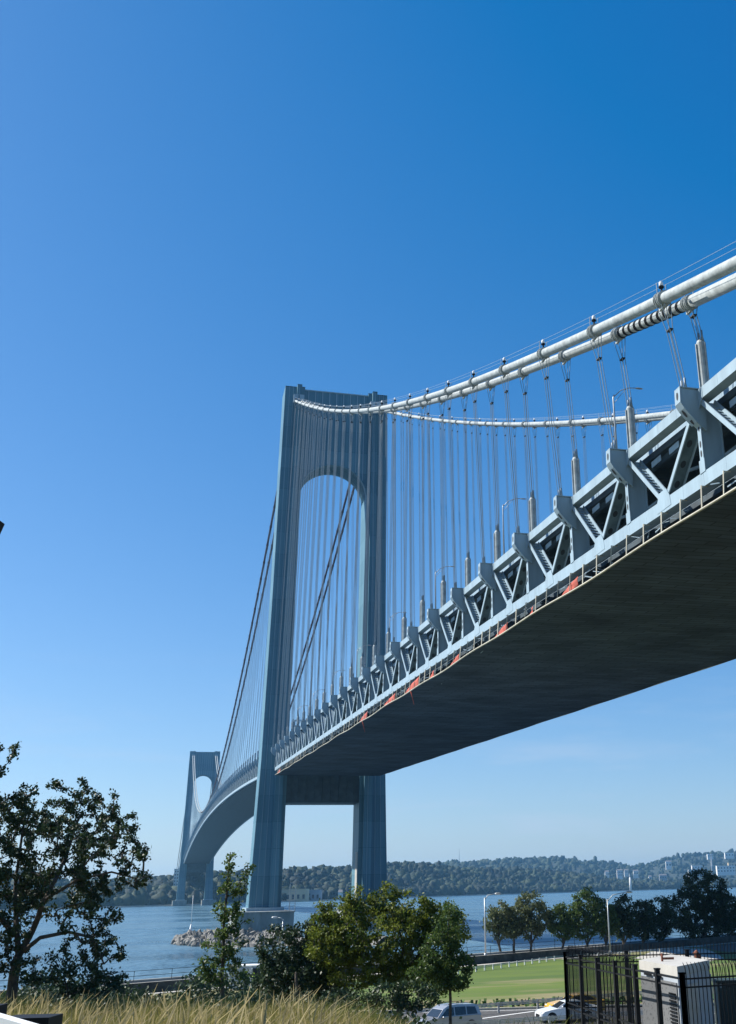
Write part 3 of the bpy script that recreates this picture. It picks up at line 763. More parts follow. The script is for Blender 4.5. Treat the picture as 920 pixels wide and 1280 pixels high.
for i in range(124):
    p = shore(-260+i*5, -12.9); mb.bar(p+Vector((0,0,3.2)), p+Vector((0,0,4.3)), 0.06, 0.06)
for z in (3.75, 4.3): mb.bar(shore(-260,-12.9)+Vector((0,0,z)), shore(355,-12.9)+Vector((0,0,z)), 0.05, 0.05)
tag(mb.build('railing', M['black']), 'thin black railing along the sea wall edge', 'railing')
strip('promenade_kerb', [shore(u,3.2) for u in np.linspace(-260,60,30)], 1.3, 3.06, M['paleconc'])
# paths seen through the fence on the right
sheet('path', [on_z(x,y,3.03) for x,y in ((792,1198),(815,1189.5),(850,1185.5),(880,1186),(893,1190),(905,1198),(880,1203),(850,1201))][::-1], M['paleconc'])
sheet('side_road', [on_z(x,y,3.035) for x,y in ((880,1183.5),(905,1180.5),(960,1176),(960,1188),(915,1190),(898,1189))][::-1], M['asphalt'])
strip('kerb_path', [on_z(x,y,3.05) for x,y in ((705,1199),(740,1194.5),(780,1190),(830,1185.5),(880,1182.5))], 0.9, 3.05, M['whitepaint'])

# ---------------- guard rails
def guard_rail(name, cl, gap, label, h=0.68, beam=0.22, m1='galv', post_m='galv', grp=None):
    t = empty(name, cl[0], label, 'guard rail', grp)
    mb = MB()
    for i in range(len(cl)-1):
        a, b = Vector(cl[i]), Vector(cl[i+1])
        for k, o in ((0.10,0.03),(0,-0.03),(-0.10,0.03)):
            d = (b-a).normalized(); n_ = Vector((-d.y,d.x,0))
            mb.bar(a+Vector((0,0,h+k))-n_*(0.1+o), b+Vector((0,0,h+k))-n_*(0.1+o), 0.03, beam/3-0.002)
    mb.build('rail_beam', M[m1], t)
    ln = [0]
    for i in range(len(cl)-1): ln.append(ln[-1]+(Vector(cl[i+1])-Vector(cl[i])).length)
    s_ = 0; k = 0; rest = MB()
    while s_ < ln[-1]:
        i = max(j for j in range(len(ln)-1) if ln[j] <= s_); q = (s_-ln[i])/(ln[i+1]-ln[i]); p = Vector(cl[i])*(1-q)+Vector(cl[i+1])*q
        mb = MB(); mb.box(p.x-0.07,p.x+0.07,p.y-0.07,p.y+0.07,p.z-0.3,p.z+h+0.13)
        if k < 98: mb.build('post', M[post_m], t)
        else: rest.add(mb.v, mb.f)
        s_ += gap; k += 1
    if rest.v: tag(rest.build('post', M[post_m], t), kind='stuff')
    return t
def lift(c, z): return [Vector((p.x,p.y,z)) for p in c]
A = on_z(595,1257,3.7); B = on_z(700,1248.5,3.7); d_ = (B-A)
guard_rail('guard_rail', lift([A-d_*3, A, B, B+d_*2, B+d_*5+FWD*6], 3.0), 3.8, 'grey metal guard rail between the lawn and the road, behind the cars')
A = on_z(575,1279,3.7); B = on_z(705,1271,3.7); d_ = (B-A)
guard_rail('guard_rail', lift([A-d_*3, A, B, B+d_*3], 3.0), 3.8, 'pale metal guard rail in front of the cars on the near side of the road')
A = on_z(563,1213,3.55); Bm = on_z(690,1196,3.55); C_ = on_z(760,1191,3.55)
gr_ = guard_rail('guard_rail', lift([A-(Bm-A)*1.2, A, Bm, C_, C_+(C_-Bm)*1.5], 3.0), 2.1, 'guard rail with white posts along the top edge of the lawn', h=0.5, beam=0.16, m1='rope', post_m='whitepaint')

# ---------------- promenade lamps and poles
def lamp(base, h, arm, dirv, label, r=0.11):
    t = empty('street_lamp', base, label, 'street lamp')
    mb = MB(); mb.tube([base, base+Vector((0,0,h*0.5)), base+Vector((0,0,h))], [r*1.25,r,r*0.7], 8); mb.tube([base,base+Vector((0,0,0.6))],r*1.9,8); mb.build('pole', M['galv'], t)
    top = base+Vector((0,0,h)); e = top+dirv*arm+Vector((0,0,arm*0.32))
    mb = MB(); mb.tube([top-Vector((0,0,0.3)), top+dirv*arm*0.3+Vector((0,0,arm*0.2)), e], [0.07,0.06,0.05], 6); mb.build('arm', M['galv'], t)
    mb = MB(); c = e+dirv*0.45; mb.tube([e-dirv*0.05, e+dirv*0.2, e+dirv*0.7, e+dirv*0.95],[0.07,0.16,0.15,0.05], 8); mb.build('lamp_head', M['galv'], t)
    return t
b = on_z(607,1197,3.0); lamp(b, top_h(b,1122), 1.6, RGT, 'grey street lamp with short arm left of the olive shoreline trees')
b = on_z(763,1194,3.0); lamp(b, top_h(b,1124), 2.9, RGT, 'grey street lamp with long arm standing beyond the black fence')
b = on_z(351.5,1205,3.0); lamp(b, top_h(b,1149), 0.8, -RGT, 'short white street lamp in front of the tower pier', r=0.14)
# ---------------- riprap and beacon round the pier
protos = []
for k in range(9):
    mb = MB(); mb.ball((0,0,0), 1.5+0.5*(k%3), 1.1+0.3*(k%2), 0.9, 8, 6, 0, 0.55, k, smooth=False)
    protos.append(mb.mesh('riprap_rock', M['rock']))
P0 = on_z(222,1179,0); P1 = on_z(300,1180,0); P2 = on_z(400,1179,0); P3 = on_z(480,1178,0)
def bank(u, s_):
    a, b_, q = (P0,P1,u/0.34) if u < 0.34 else ((P1,P2,(u-0.34)/0.4) if u < 0.74 else (P2,P3,(u-0.74)/0.26))
    wd = 21*math.sqrt(min(1, 0.03+u*3.2)); p = a*(1-q)+b_*q+FWD*s_*wd
    return p, (1-s_*s_)*1.9*min(1,0.25+u*5)-0.3
g = MB(); nu, nv = 60, 16
for i in range(nu+1):
    for j in range(nv+1):
        p, z = bank(min(0.9999,i/nu), -1+2*j/nv); z += 0.5*noise.noise(p*0.6); g.v.append((p.x,p.y,z-0.3))
g.f = [(i*(nv+1)+j,(i+1)*(nv+1)+j,(i+1)*(nv+1)+j+1,i*(nv+1)+j+1) for i in range(nu) for j in range(nv)]; g.m=[0]*len(g.f); g.sm=[False]*len(g.f)
tag(g.build('rock_bank', M['rock']), kind='structure')
for k in range(290):
    u = 0.62*random.random()**1.25; s_ = random.uniform(-1.0,0.25)
    p, z = bank(u, s_); z += random.uniform(0,0.5)
    o = link('riprap_rock', protos[k%9], None, (p.x,p.y,z)); o.rotation_euler = (random.random()*6,random.random()*6,random.random()*6)
    sc = random.uniform(0.5,1.05); o.scale = (sc,sc,sc)
    tag(o, 'grey brown boulder in the riprap bank at the foot of the near tower', 'boulder', 'boulders round the tower pier')
mb = MB(); c = (P0*0.8+P1*0.2)
mb.tube([c+Vector((0,0,1.5)), c+Vector((0,0,3.4)), c+Vector((0,0,5.0))],[1.1,0.45,0.1],10); mb.tube([c+Vector((0,0,4.6)), c+Vector((0,0,12.5))],0.06,5)
tag(mb.build('beacon', M['whitepaint']), 'small white marker cone with thin mast on the tip of the rock bank', 'beacon')
mb = MB(); a = on_z(322,1167,2.6); b_ = on_z(362,1166,2.6); mb.bar(a,b_,0.6,0.7); mb.bar(a, a-Vector((0,0,3)),0.5,0.5)
tag(mb.build('fender_beam', M['paleconc']), 'pale concrete fender beam lying on rocks before the pier', 'beam')
mb = MB(); b = Vector((-12.0,-20,7.0))
for dx in (0,1.9): mb.box(b.x+dx-0.12,b.x+dx+0.12,b.y-0.12,b.y+0.12,7.0,15.5)
for k in range(9): mb.box(b.x,b.x+1.9,b.y-0.05,b.y+0.05,7.6+k*0.9,7.7+k*0.9)
tag(mb.build('access_ladder', M['galv']), 'metal access ladder frame standing on the near pier edge', 'ladder')

# ---------------- far shore
def interp(tab, x):
    xs = [a for a,_ in tab]; return float(np.interp(x, xs, [b for _,b in tab]))
Y1 = [(-400,1085),(0,1095),(100,1112),(150,1108),(200,1104),(220,1101),(260,1098),(300,1096),(350,1091),(430,1089),(490,1083),(540,1082),(560,1087),(600,1089),(650,1088),(700,1091),(740,1096),(770,1101),(800,1103),(850,1102),(920,1102),(1300,1100)]
Y2 = [(-400,1092),(0,1105),(200,1108),(350,1098),(450,1092),(540,1083),(560,1080),(600,1079),(650,1075),(700,1074),(745,1077),(780,1082),(800,1083.5),(815,1081),(830,1075),(855,1068),(920,1065),(1300,1064)]
D0 = [(-400,1200),(0,1640),(150,1700),(230,1760),(300,1850),(420,2150),(480,2300),(600,2700),(750,3200),(900,3900),(1300,4800)]
def hill_z(px, off):
    d0 = interp(D0, px); r_ = ray(px, 1110); hzn = 1110
    def zat(y, D_): return at_dist(px, y, D_).z
    z1 = zat(interp(Y1,px)+4.5, d0+420); z2 = zat(interp(Y2,px)+3, d0+2300)
    if off < 30: return -3+5*off/30
    if off < 420: return 2+(z1-2)*sstep(20, 420, off)
    if off < 900: return z1+(z1*0.85-z1)*sstep(420, 900, off)
    if off < 2300: return z1*0.85+(z2-z1*0.85)*sstep(900, 2300, off)
    return z2
offs = [0,15,30,70,130,200,290,420,600,800,1000,1300,1600,2000,2300,2700,3200,3600]
pxs = list(range(-400,1301,10)); g = MB()
for px in pxs:
    for off in offs:
        p = at_dist(px, 1110, interp(D0,px)+off); z = hill_z(px, off)
        z += (noise.noise(Vector((p.x*0.004,p.y*0.004,0)))*min(10, off*0.03))
        g.v.append((p.x,p.y,z))
no = len(offs)
g.f = [(i*no+j,(i+1)*no+j,(i+1)*no+j+1,i*no+j+1) for i in range(len(pxs)-1) for j in range(no-1)]; g.m=[0]*len(g.f); g.sm=[True]*len(g.f)
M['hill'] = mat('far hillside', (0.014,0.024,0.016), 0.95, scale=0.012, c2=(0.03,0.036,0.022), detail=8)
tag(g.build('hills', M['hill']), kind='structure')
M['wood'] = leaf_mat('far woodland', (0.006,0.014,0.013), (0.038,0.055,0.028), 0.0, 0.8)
def set_tone(o, vals, per):
    a = o.data.attributes.new('tone', 'FLOAT', 'FACE'); arr = np.repeat(np.asarray(vals, dtype=np.float32), per)[:len(o.data.polygons)]
    a.data.foreach_set('value', arr)
NB, KB = 7, 5; bases = []
for q in range(8):
    bb = MB(); bb.ball((0,0,0),1,1,1,NB,KB,0,0.9,q+20); bases.append(np.array(bb.v))
fb = np.array(bb.f, dtype=np.int64); V_, F_, tones, cnt = [], [], [], 0
while cnt < 24000:
    px = random.uniform(-380,1280); off = random.choice((random.uniform(25,450), random.uniform(25,450), random.uniform(450,2400)))
    p = at_dist(px, 1110, interp(D0,px)+off); z = hill_z(px, off)
    if noise.noise(Vector((p.x*0.003, p.y*0.003, 5))) < -0.62 and off > 60: continue
    r_ = (3.2+7.5*random.random()**2.2)*(1.4 if off > 700 else 1.0); h = r_*random.uniform(0.8,1.35)
    V_.append(bases[cnt%8]*np.array((r_,r_,h))+np.array((p.x,p.y,z+h*0.4+random.uniform(0,4)))); F_.append(fb+cnt*len(bases[0]))
    tones.append(min(1,max(0,0.4+0.9*noise.noise(Vector((p.x*0.012,p.y*0.012,1)))+random.gauss(0,0.16)))); cnt += 1
V_ = np.concatenate(V_); F_ = np.concatenate(F_); me = bpy.data.meshes.new('woodland'); me.vertices.add(len(V_)); me.vertices.foreach_set('co', V_.astype(np.float32).ravel())
me.loops.add(len(F_)*4); me.loops.foreach_set('vertex_index', F_.astype(np.int32).ravel()); me.polygons.add(len(F_))
me.polygons.foreach_set('loop_start', np.arange(0,4*len(F_),4,dtype=np.int32)); me.polygons.foreach_set('loop_total', np.full(len(F_),4,dtype=np.int32)); me.update(calc_edges=True); me.validate()
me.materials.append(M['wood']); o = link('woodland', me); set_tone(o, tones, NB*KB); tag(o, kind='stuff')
# single trees that stand out on the skyline between the tower legs
M['skytree'] = mat('skyline foliage', (0.04,0.06,0.03), 0.9, var=0.3, scale=0.2)
places = ['at the left end of the row','second in the row','third in the row','fourth in the row','middle of the row','the roundest, right of the middle','right of the roundest one','third from the right end','second from the right end','at the right end by the tower leg']
for k, px in enumerate((361,369,376,383,392,411,419,426,433,440)):
    p = at_dist(px, interp(Y1,px), interp(D0,px)+430); z0 = hill_z(px, 430)-3; tall = (11,13,17,14,9,21,12,14,12,10)[k]
    t = empty('skyline_tree', (p.x,p.y,z0), 'dark skyline tree between the near tower\'s legs, '+places[k], 'tree', 'skyline trees seen between the tower legs')
    mb = MB(); mb.tube([(p.x,p.y,z0),(p.x,p.y,z0+tall*0.7)],[0.7,0.3],5); mb.build('trunk', M['bark'], t)
    mb = MB()
    for q in range(7):
        a = random.uniform(0,6.28); rr = random.uniform(0,3.5); mb.ball((p.x+rr*math.cos(a),p.y+rr*math.sin(a),z0+tall*(0.6+0.35*random.random())), 3.0,3.0,2.6,7,5,0,0.7,q+k*9)
    mb.build('crown', M['skytree'], t)
# far buildings
M['wh'] = mat('white render', (0.72,0.71,0.68), 0.8, var=0.06); M['bg'] = mat('beige masonry', (0.62,0.48,0.30), 0.8, var=0.08, scale=0.1); M['gr'] = mat('grey masonry', (0.32,0.34,0.36), 0.8, var=0.08, scale=0.1)
M['roofc'] = mat('grey roof', (0.14,0.14,0.15), 0.9); M['win'] = mat('dark window', (0.03,0.035,0.04), 0.2)
def building(px, ybot, wpx, hpx, D_, m_, label, name='house', gable=True, rows=1, cols=3, depth=10):
    c = at_dist(px, ybot, D_); w_ = wpx/F*D_*0.94; h = hpx/F*D_*0.94
    x = RGT; y = Vector((FWD.x,FWD.y,0))
    t = empty(name, c, label, 'building' if name != 'house' else 'house')
    def Q(a, b, z): return c + x*a + y*b + Vector((0,0,z))
    mb = MB(); mb.hexa([Q(-w_/2,0,-12),Q(w_/2,0,-12),Q(w_/2,depth,-12),Q(-w_/2,depth,-12)],[Q(-w_/2,0,h),Q(w_/2,0,h),Q(w_/2,depth,h),Q(-w_/2,depth,h)]); mb.build('wall', m_, t)
    mb = MB()
    if gable:
        rh = min(h*0.5, 4); e = 0.5
        mb.add([Q(-w_/2-e,-e,h),Q(w_/2+e,-e,h),Q(w_/2+e,depth+e,h),Q(-w_/2-e,depth+e,h),Q(-w_/2,depth/2,h+rh),Q(w_/2,depth/2,h+rh)],[(0,1,5,4),(2,3,4,5),(0,4,3),(1,2,5),(3,2,1,0)])
    else: mb.hexa([Q(-w_/2-.4,-.4,h+.01),Q(w_/2+.4,-.4,h+.01),Q(w_/2+.4,depth+.4,h+.01),Q(-w_/2-.4,depth+.4,h+.01)],[Q(-w_/2-.4,-.4,h+.9),Q(w_/2+.4,-.4,h+.9),Q(w_/2+.4,depth+.4,h+.9),Q(-w_/2-.4,depth+.4,h+.9)])
    mb.build('roof', M['roofc'] if gable else m_, t)
    for r_ in range(rows):
        for k in range(cols):
            a = -w_/2+w_*(k+0.5)/cols; z = h*(r_+0.35)/rows; ww = w_/cols*0.22; wh_ = h/rows*0.2
            mb = MB(); mb.hexa([Q(a-ww,-0.12,z-wh_),Q(a+ww,-0.12,z-wh_),Q(a+ww,0.05,z-wh_),Q(a-ww,0.05,z-wh_)],[Q(a-ww,-0.12,z+wh_),Q(a+ww,-0.12,z+wh_),Q(a+ww,0.05,z+wh_),Q(a-ww,0.05,z+wh_)]); mb.build('window', M['win'], t)
    return t
building(219.5,1107,6,18,1950,M['wh'],'tall pale apartment block just left of the distant tower','apartment_block',False,5,2,18)
building(366,1126,32,12.5,2030,M['bg'],'long beige flat-roofed building on the far shore between the near tower\'s legs','warehouse',False,1,5,30)
building(391,1125,17,11,2090,M['gr'],'grey flat-roofed building adjoining the beige one on the far shore','warehouse',False,1,3,25)
building(425,1124,5,8,2090,M['wh'],'tiny white building on far shore left of the near tower\'s right leg','house',True,1,1)
building(601,1094,5,3.5,3150,M['wh'],'small lone white house in the woods above the shore right of the tower','house',True,1,2)
building(759,1094,5,4,3900,M['wh'],'small white house at the left end of the hillside village','house')
building(775,1095,7,6.5,3850,M['wh'],'larger white house with grey roof left of the white lighthouse','house',True,2,3)
building(783,1091,5,3,3950,M['wh'],'low white house just above the white lighthouse','house')
building(795,1093,6,4,3950,M['wh'],'white house immediately right of the white lighthouse','house')
building(813,1099,3.5,3,3900,M['wh'],'tiny bright white hut right of the lighthouse near the water','house',True,1,1)
building(829,1098,9,3.5,4000,M['gr'],'long low pale house right of the tiny white hut','house')
building(836,1083,7,5.5,4700,M['wh'],'white building alone high on the hillside','house',True,1,2)
building(870,1092,17,4.5,4400,M['gr'],'low grey building under the white block by the big dark tree','warehouse',False,1,6,25)
building(872,1088,13,5.5,4500,M['wh'],'white stepped block rising above the low grey building','apartment_block',False,2,4,20)
building(908,1090,22,7,4500,M['wh'],'largest white block on the far shore at the right edge','apartment_block',False,2,6,25)
building(916,1083,10,4,4600,M['bg'],'beige block peeping over the largest white block at right','apartment_block',False,1,3,20)
building(888,1071,7,3,5600,M['wh'],'pale block on the ridge above the spire','apartment_block',False,1,3,20)
building(912,1070,11,3.5,5600,M['wh'],'pale block on the ridge at the right edge of the view','apartment_block',False,1,3,20)
c = at_dist(788.5,1113,3350); k = 3350/F
t = empty('lighthouse', c, 'slim white lighthouse on the far shore below the village', 'lighthouse')
mb = MB(); mb.tube([c-Vector((0,0,4)), c+Vector((0,0,14*k))],[2.6*k*0.55,1.0*k],10); mb.build('tower', M['wh'], t)
mb = MB(); mb.tube([c+Vector((0,0,14*k)),c+Vector((0,0,16.5*k))],0.8*k,8); mb.tube([c+Vector((0,0,16.5*k)),c+Vector((0,0,18*k))],[1.0*k,0.1],8); mb.build('lantern', M['gr'], t)
c = at_dist(891,1092,4300); k = 4300/F
t = empty('church', c, 'pale church spire standing above the big dark shoreline tree', 'church')
mb = MB(); mb.tube([c-Vector((0,0,6)), c+Vector((0,0,8*k))],1.5*k,4,smooth=False); mb.build('tower', M['gr'], t)
mb = MB(); mb.tube([c+Vector((0,0,8*k)), c+Vector((0,0,22*k))],[1.5*k,0.1*k],8,smooth=False); mb.build('spire', M['gr'], t)
for px, y, h, lab in ((574,1079,17,'thin radio mast on the ridge right of the near tower'),(568.5,1080,6,'short radio mast beside the taller one on the ridge')):
    c = at_dist(px,y,4900); k = 4900/F; mb = MB(); mb.tube([c-Vector((0,0,12)),c+Vector((0,0,h*k))],[1.5,0.6],5); tag(mb.build('radio_mast', M['gr']), lab, 'mast')
mb = MB(); pts_ = [at_dist(px,1120,interp(D0,px)+6) for px in range(-300,1250,10)]
for a,b_ in zip(pts_[:-1],pts_[1:]): mb.bar((a.x,a.y,0.6),(b_.x,b_.y,0.6),5,2.2)
tag(mb.build('beach', M['paleconc']), kind='structure')

# ================================================================ TREES
def scatter(ells, n, fill=0.45):
    tot = sum(e[4] for e in ells); pts = []
    for c, rx, ry, rz, w_ in ells:
        for _ in range(max(1, int(n*w_/tot))):
            while True:
                q = Vector((random.uniform(-1,1),random.uniform(-1,1),random.uniform(-1,1)))
                if 0.02 < q.length <= 1: break
            r_ = q.length**fill/q.length
            q = q*r_; pts.append(c+RGT*q.x*rx+FWD*q.y*ry+Vector((0,0,q.z*rz)))
    return pts
def pix_ells(L, D_):
    k = D_/F; out = []
    for px, py, rx, rz, dz in L:
        out.append((at_dist(px, py, D_+dz), rx*k, (rx+rz)/2*k, rz*k, rx*rz)) 
    return out
def tree(name, label, limbs, tips, leaf, nleaf, spread, lm, rtip=0.012, cat='tree', group=None, aspect=1.7, droop=0.0, bark='bark'):
    """limbs: list of (points, r0, r1) in world space; tips: world points the twigs reach for"""
    base = Vector(limbs[0][0][0]); t = empty(name, base, label, cat, group)
    nodes = []; paths = []
    for pts, r0, r1 in limbs:
        P_ = []
        pts = [Vector(p) for p in pts]
        for i in range(len(pts)-1):
            for q in range(4):
                u = q/4; w0 = pts[i]*(1-u)+pts[i+1]*u
                P_.append(w0+Vector((noise.noise(w0*1.3),noise.noise(w0*1.3+Vector((9,0,0))),0))*r0*0.7)
        P_.append(pts[-1]); paths.append((P_, r0, r1))
        for k, p in enumerate(P_):
            if k > len(P_)*0.30 or len(limbs) > 1 and limbs[0][0] is not pts: nodes.append(p)
    arr = np.array([tuple(p) for p in nodes]); 
    bpos = np.array([tuple(b_) for b_ in arr]); order = sorted(tips, key=lambda p: np.min(((arr-np.array(p))**2).sum(1)))
    mb = MB()
    for P_, r0, r1 in paths: mb.tube(P_, [r0+(r1-r0)*i/(len(P_)-1) for i in range(len(P_))], 7)
    buf = np.zeros((len(nodes)+len(tips)*4, 3)); buf[:len(nodes)] = arr; nn = len(nodes); twigs = []
    for tp in order:
        a = np.array(tp); dd = buf[:nn]-a; dist = np.sqrt((dd**2).sum(1))*(1+0.6*(dd[:,2] > 0)); j = int(np.argmin(dist)); st = Vector(buf[j])
        dv = tp-st; Ln = dv.length; pl_ = [st]
        for u in (0.33,0.66,1.0):
            w_ = st+dv*u+Vector((random.gauss(0,.06),random.gauss(0,.06),random.gauss(0,.04)+0.12*math.sin(math.pi*u)))*Ln; 
            if u < 1: pl_.append(w_)
            else: pl_.append(Vector(tp))
            buf[nn] = tuple(pl_[-1]); nn += 1
        twigs.append(pl_)
        rs = rtip*(1+min(3.0, Ln/(spread*2.2))); mb.tube(pl_, [rs, rs*0.8, rs*0.6, rs*0.35], 4, cap=False)
    mb.build('trunk', M[bark], t)
    n = len(order)*nleaf
    cen = np.zeros((n,3)); tone = np.zeros(n); i = 0
    for pl_ in twigs:
        a, b_, c_ = pl_[1], pl_[2], pl_[3]; ct = min(1,max(0,random.gauss(0.45,0.2)))
        for _ in range(nleaf):
            u = random.random(); w_ = (a*(1-u)+b_*u) if random.random() < 0.33 else (b_*(1-u)+c_*u)
            cen[i] = (w_.x+random.gauss(0,spread*0.5), w_.y+random.gauss(0,spread*0.5), w_.z+random.gauss(0,spread*0.38)-droop*abs(random.gauss(0,spread)))
            tone[i] = min(1,max(0,ct+random.gauss(0,0.14))); i += 1
    ax = rng.normal(size=(n,3)); ax[:,2] -= 0.3; ax /= np.linalg.norm(ax,axis=1)[:,None]
    nr = rng.normal(size=(n,3)); nr[:,2] += 0.8; nr -= ax*(nr*ax).sum(1)[:,None]; nr /= np.linalg.norm(nr,axis=1)[:,None]
    sd_ = np.cross(ax, nr); sz = leaf*rng.uniform(0.6,1.25,size=n)[:,None]
    v = np.stack([cen-ax*sz*0.5, cen+sd_*sz*0.5/aspect+nr*sz*0.08-ax*sz*0.08, cen+ax*sz*0.5, cen-sd_*sz*0.5/aspect+nr*sz*0.08-ax*sz*0.08], axis=1).reshape(-1,3)
    me = bpy.data.meshes.new('crown'); me.vertices.add(4*n); me.vertices.foreach_set('co', v.astype(np.float32).ravel())
    me.loops.add(4*n); me.loops.foreach_set('vertex_index', np.arange(4*n, dtype=np.int32)); me.polygons.add(n)
    me.polygons.foreach_set('loop_start', np.arange(0,4*n,4,dtype=np.int32)); me.polygons.foreach_set('loop_total', np.full(n,4,dtype=np.int32)); me.update(calc_edges=True)
    me.materials.append(lm); at_ = me.attributes.new('tone','FLOAT','FACE'); at_.data.foreach_set('value', tone.astype(np.float32))
    link('crown', me, t); return t
LM_dark = leaf_mat('dark green leaves', (0.016,0.036,0.020), (0.050,0.080,0.028), 0.22)
LM_gold = leaf_mat('yellowing leaves', (0.040,0.078,0.012), (0.19,0.215,0.028), 0.45)
LM_mid = leaf_mat('mid green leaves', (0.035,0.075,0.020), (0.12,0.17,0.038), 0.4)
LM_olive = leaf_mat('olive leaves', (0.065,0.090,0.040), (0.16,0.18,0.08), 0.45)
def W(px, py, D_): return at_dist(px, py, D_)
# big tree at the left
D_ = 30
E_ = pix_ells([(25,1065,80,62,0),(95,1035,55,42,1),(135,1070,42,40,-1),(50,1010,52,26,0.5),(170,1098,16,12,0),(108,1145,30,45,-.5),(128,1195,20,32,0),(150,1228,14,12,0),
               (-5,1120,50,60,0),(-60,1060,80,90,0),(-40,1180,50,45,0),(5,945,14,20,0),(-50,990,45,50,0),(75,1120,60,35,1.5),(5,1200,25,22,0),(150,1030,20,22,0.4),(105,1000,18,18,0.2),(143,1003,7,14,0),(160,1028,9,12,0),(172,1058,12,8,0),(183,1102,12,5,0),(66,985,10,14,0),(100,985,8,12,0),(150,1150,10,10,0),(152,1180,8,14,0)], D_)
b0 = W(12,1275,D_)
tree('broadleaf_tree', 'big dark broadleaf tree with drooping branches at the left edge, standing in dry grass',
     [([b0, W(18,1225,D_), W(24,1195,D_)],0.13,0.11), ([W(24,1195,D_), W(40,1165,D_), W(55,1125,D_-.5), W(85,1070,D_), W(100,1020,D_)],0.085,0.03),
      ([W(24,1195,D_), W(22,1150,D_+.3), W(18,1100,D_+.5), W(30,1030,D_+.3)],0.075,0.025), ([W(28,1190,D_), W(50,1172,D_-.3), W(85,1165,D_-.4), W(115,1172,D_-.4), W(130,1205,D_-.3)],0.055,0.02),
      ([W(55,1125,D_-.5), W(95,1100,D_-.8), W(140,1090,D_-.8), W(170,1098,D_-.5)],0.04,0.015), ([W(20,1170,D_+.2), W(-30,1110,D_), W(-40,1010,D_), W(-10,960,D_)],0.07,0.02)],
     scatter(E_, 1100, 0.6), 0.09, 38, 0.105, LM_dark, rtip=0.007, droop=0.2)
E_ = pix_ells([(60,1212,30,16,0),(95,1222,30,18,0),(130,1230,20,14,0)], 28)
tree('shrub', 'low dark shrub in the grass beneath the big left tree', [([W(85,1262,28), W(85,1240,28), W(80,1222,28)],0.03,0.015)], scatter(E_, 90), 0.085, 26, 0.14, LM_dark, rtip=0.006, cat='shrub')
# slim tree in front of the tower
D_ = 38
E_ = pix_ells([(289,1082,6,22,0),(298,1108,14,12,0),(283,1128,15,16,0),(297,1150,16,12,0),(280,1160,12,12,0),(270,1192,20,14,0),(283,1215,24,14,0),(260,1212,14,12,0),(312,1084,5,12,0),(290,1180,16,14,0)], D_)
tree('sapling', 'slender young tree with sparse narrow crown in front of the near tower\'s left leg', [([W(278,1300,D_), W(277,1220,D_), W(280,1150,D_), W(286,1095,D_), W(288,1065,D_)],0.07,0.015)], scatter(E_, 165), 0.11, 24, 0.14, LM_mid, rtip=0.007)
# trees in the middle
D_ = 47
E_ = pix_ells([(352,1188,26,26,0),(375,1215,40,30,0),(345,1225,22,22,0),(400,1190,24,26,0),(385,1170,18,14,0),(400,1235,34,22,0)], D_+1.5)
tree('dark_tree', 'dense dark green tree left of the yellowing one in the middle', [([W(375,1320,D_), W(374,1260,D_), W(370,1215,D_)],0.10,0.05)], scatter(E_, 420), 0.15, 34, 0.24, LM_dark, rtip=0.009)
E_ = pix_ells([(430,1150,32,22,0),(440,1122,16,12,0),(478,1128,20,14,0),(500,1140,40,22,0),(470,1165,65,30,0),(420,1180,34,26,0),(535,1155,26,20,0),(490,1200,60,26,0),(485,1116,12,10,0),(455,1215,40,18,0),(552,1150,26,20,0),(575,1175,14,16,0),(520,1215,40,22,0),(405,1160,26,14,0),(400,1140,14,8,0),(412,1190,26,16,0)], D_)
tree('yellowing_tree', 'spreading tree with yellow green early autumn leaves in the middle foreground',
     [([W(500,1320,D_), W(498,1260,D_), W(495,1230,D_)],0.13,0.10), ([W(495,1230,D_), W(470,1195,D_), W(445,1150,D_)],0.08,0.02), ([W(495,1230,D_), W(505,1180,D_), W(490,1140,D_)],0.07,0.02), ([W(495,1230,D_), W(525,1190,D_), W(540,1160,D_)],0.06,0.02)],
     scatter(E_, 980, 0.5), 0.12, 36, 0.20, LM_gold, rtip=0.009)
E_ = pix_ells([(560,1165,16,24,0),(550,1195,24,24,0),(567,1222,20,13,0),(540,1222,26,20,0),(580,1205,12,8,0),(565,1140,8,8,0)], D_-2)
tree('dark_tree', 'narrow dark tree with a bare straight trunk at the right side of the yellowing tree', [([W(563,1330,D_-2), W(563,1250,D_-2), W(562,1180,D_-2), W(561,1145,D_-2)],0.07,0.025)], scatter(E_, 300), 0.12, 32, 0.2, LM_mid, rtip=0.008)
E_ = pix_ells([(520,1245,30,14,0),(480,1245,30,12,0),(440,1248,30,10,0),(350,1252,40,12,0)], 40)
tree('shrub', 'tangle of dark undergrowth below the yellowing tree', [([W(480,1310,40), W(480,1280,40), W(470,1262,40)],0.04,0.02)], scatter(E_, 150), 0.12, 28, 0.2, LM_dark, rtip=0.007, cat='shrub')
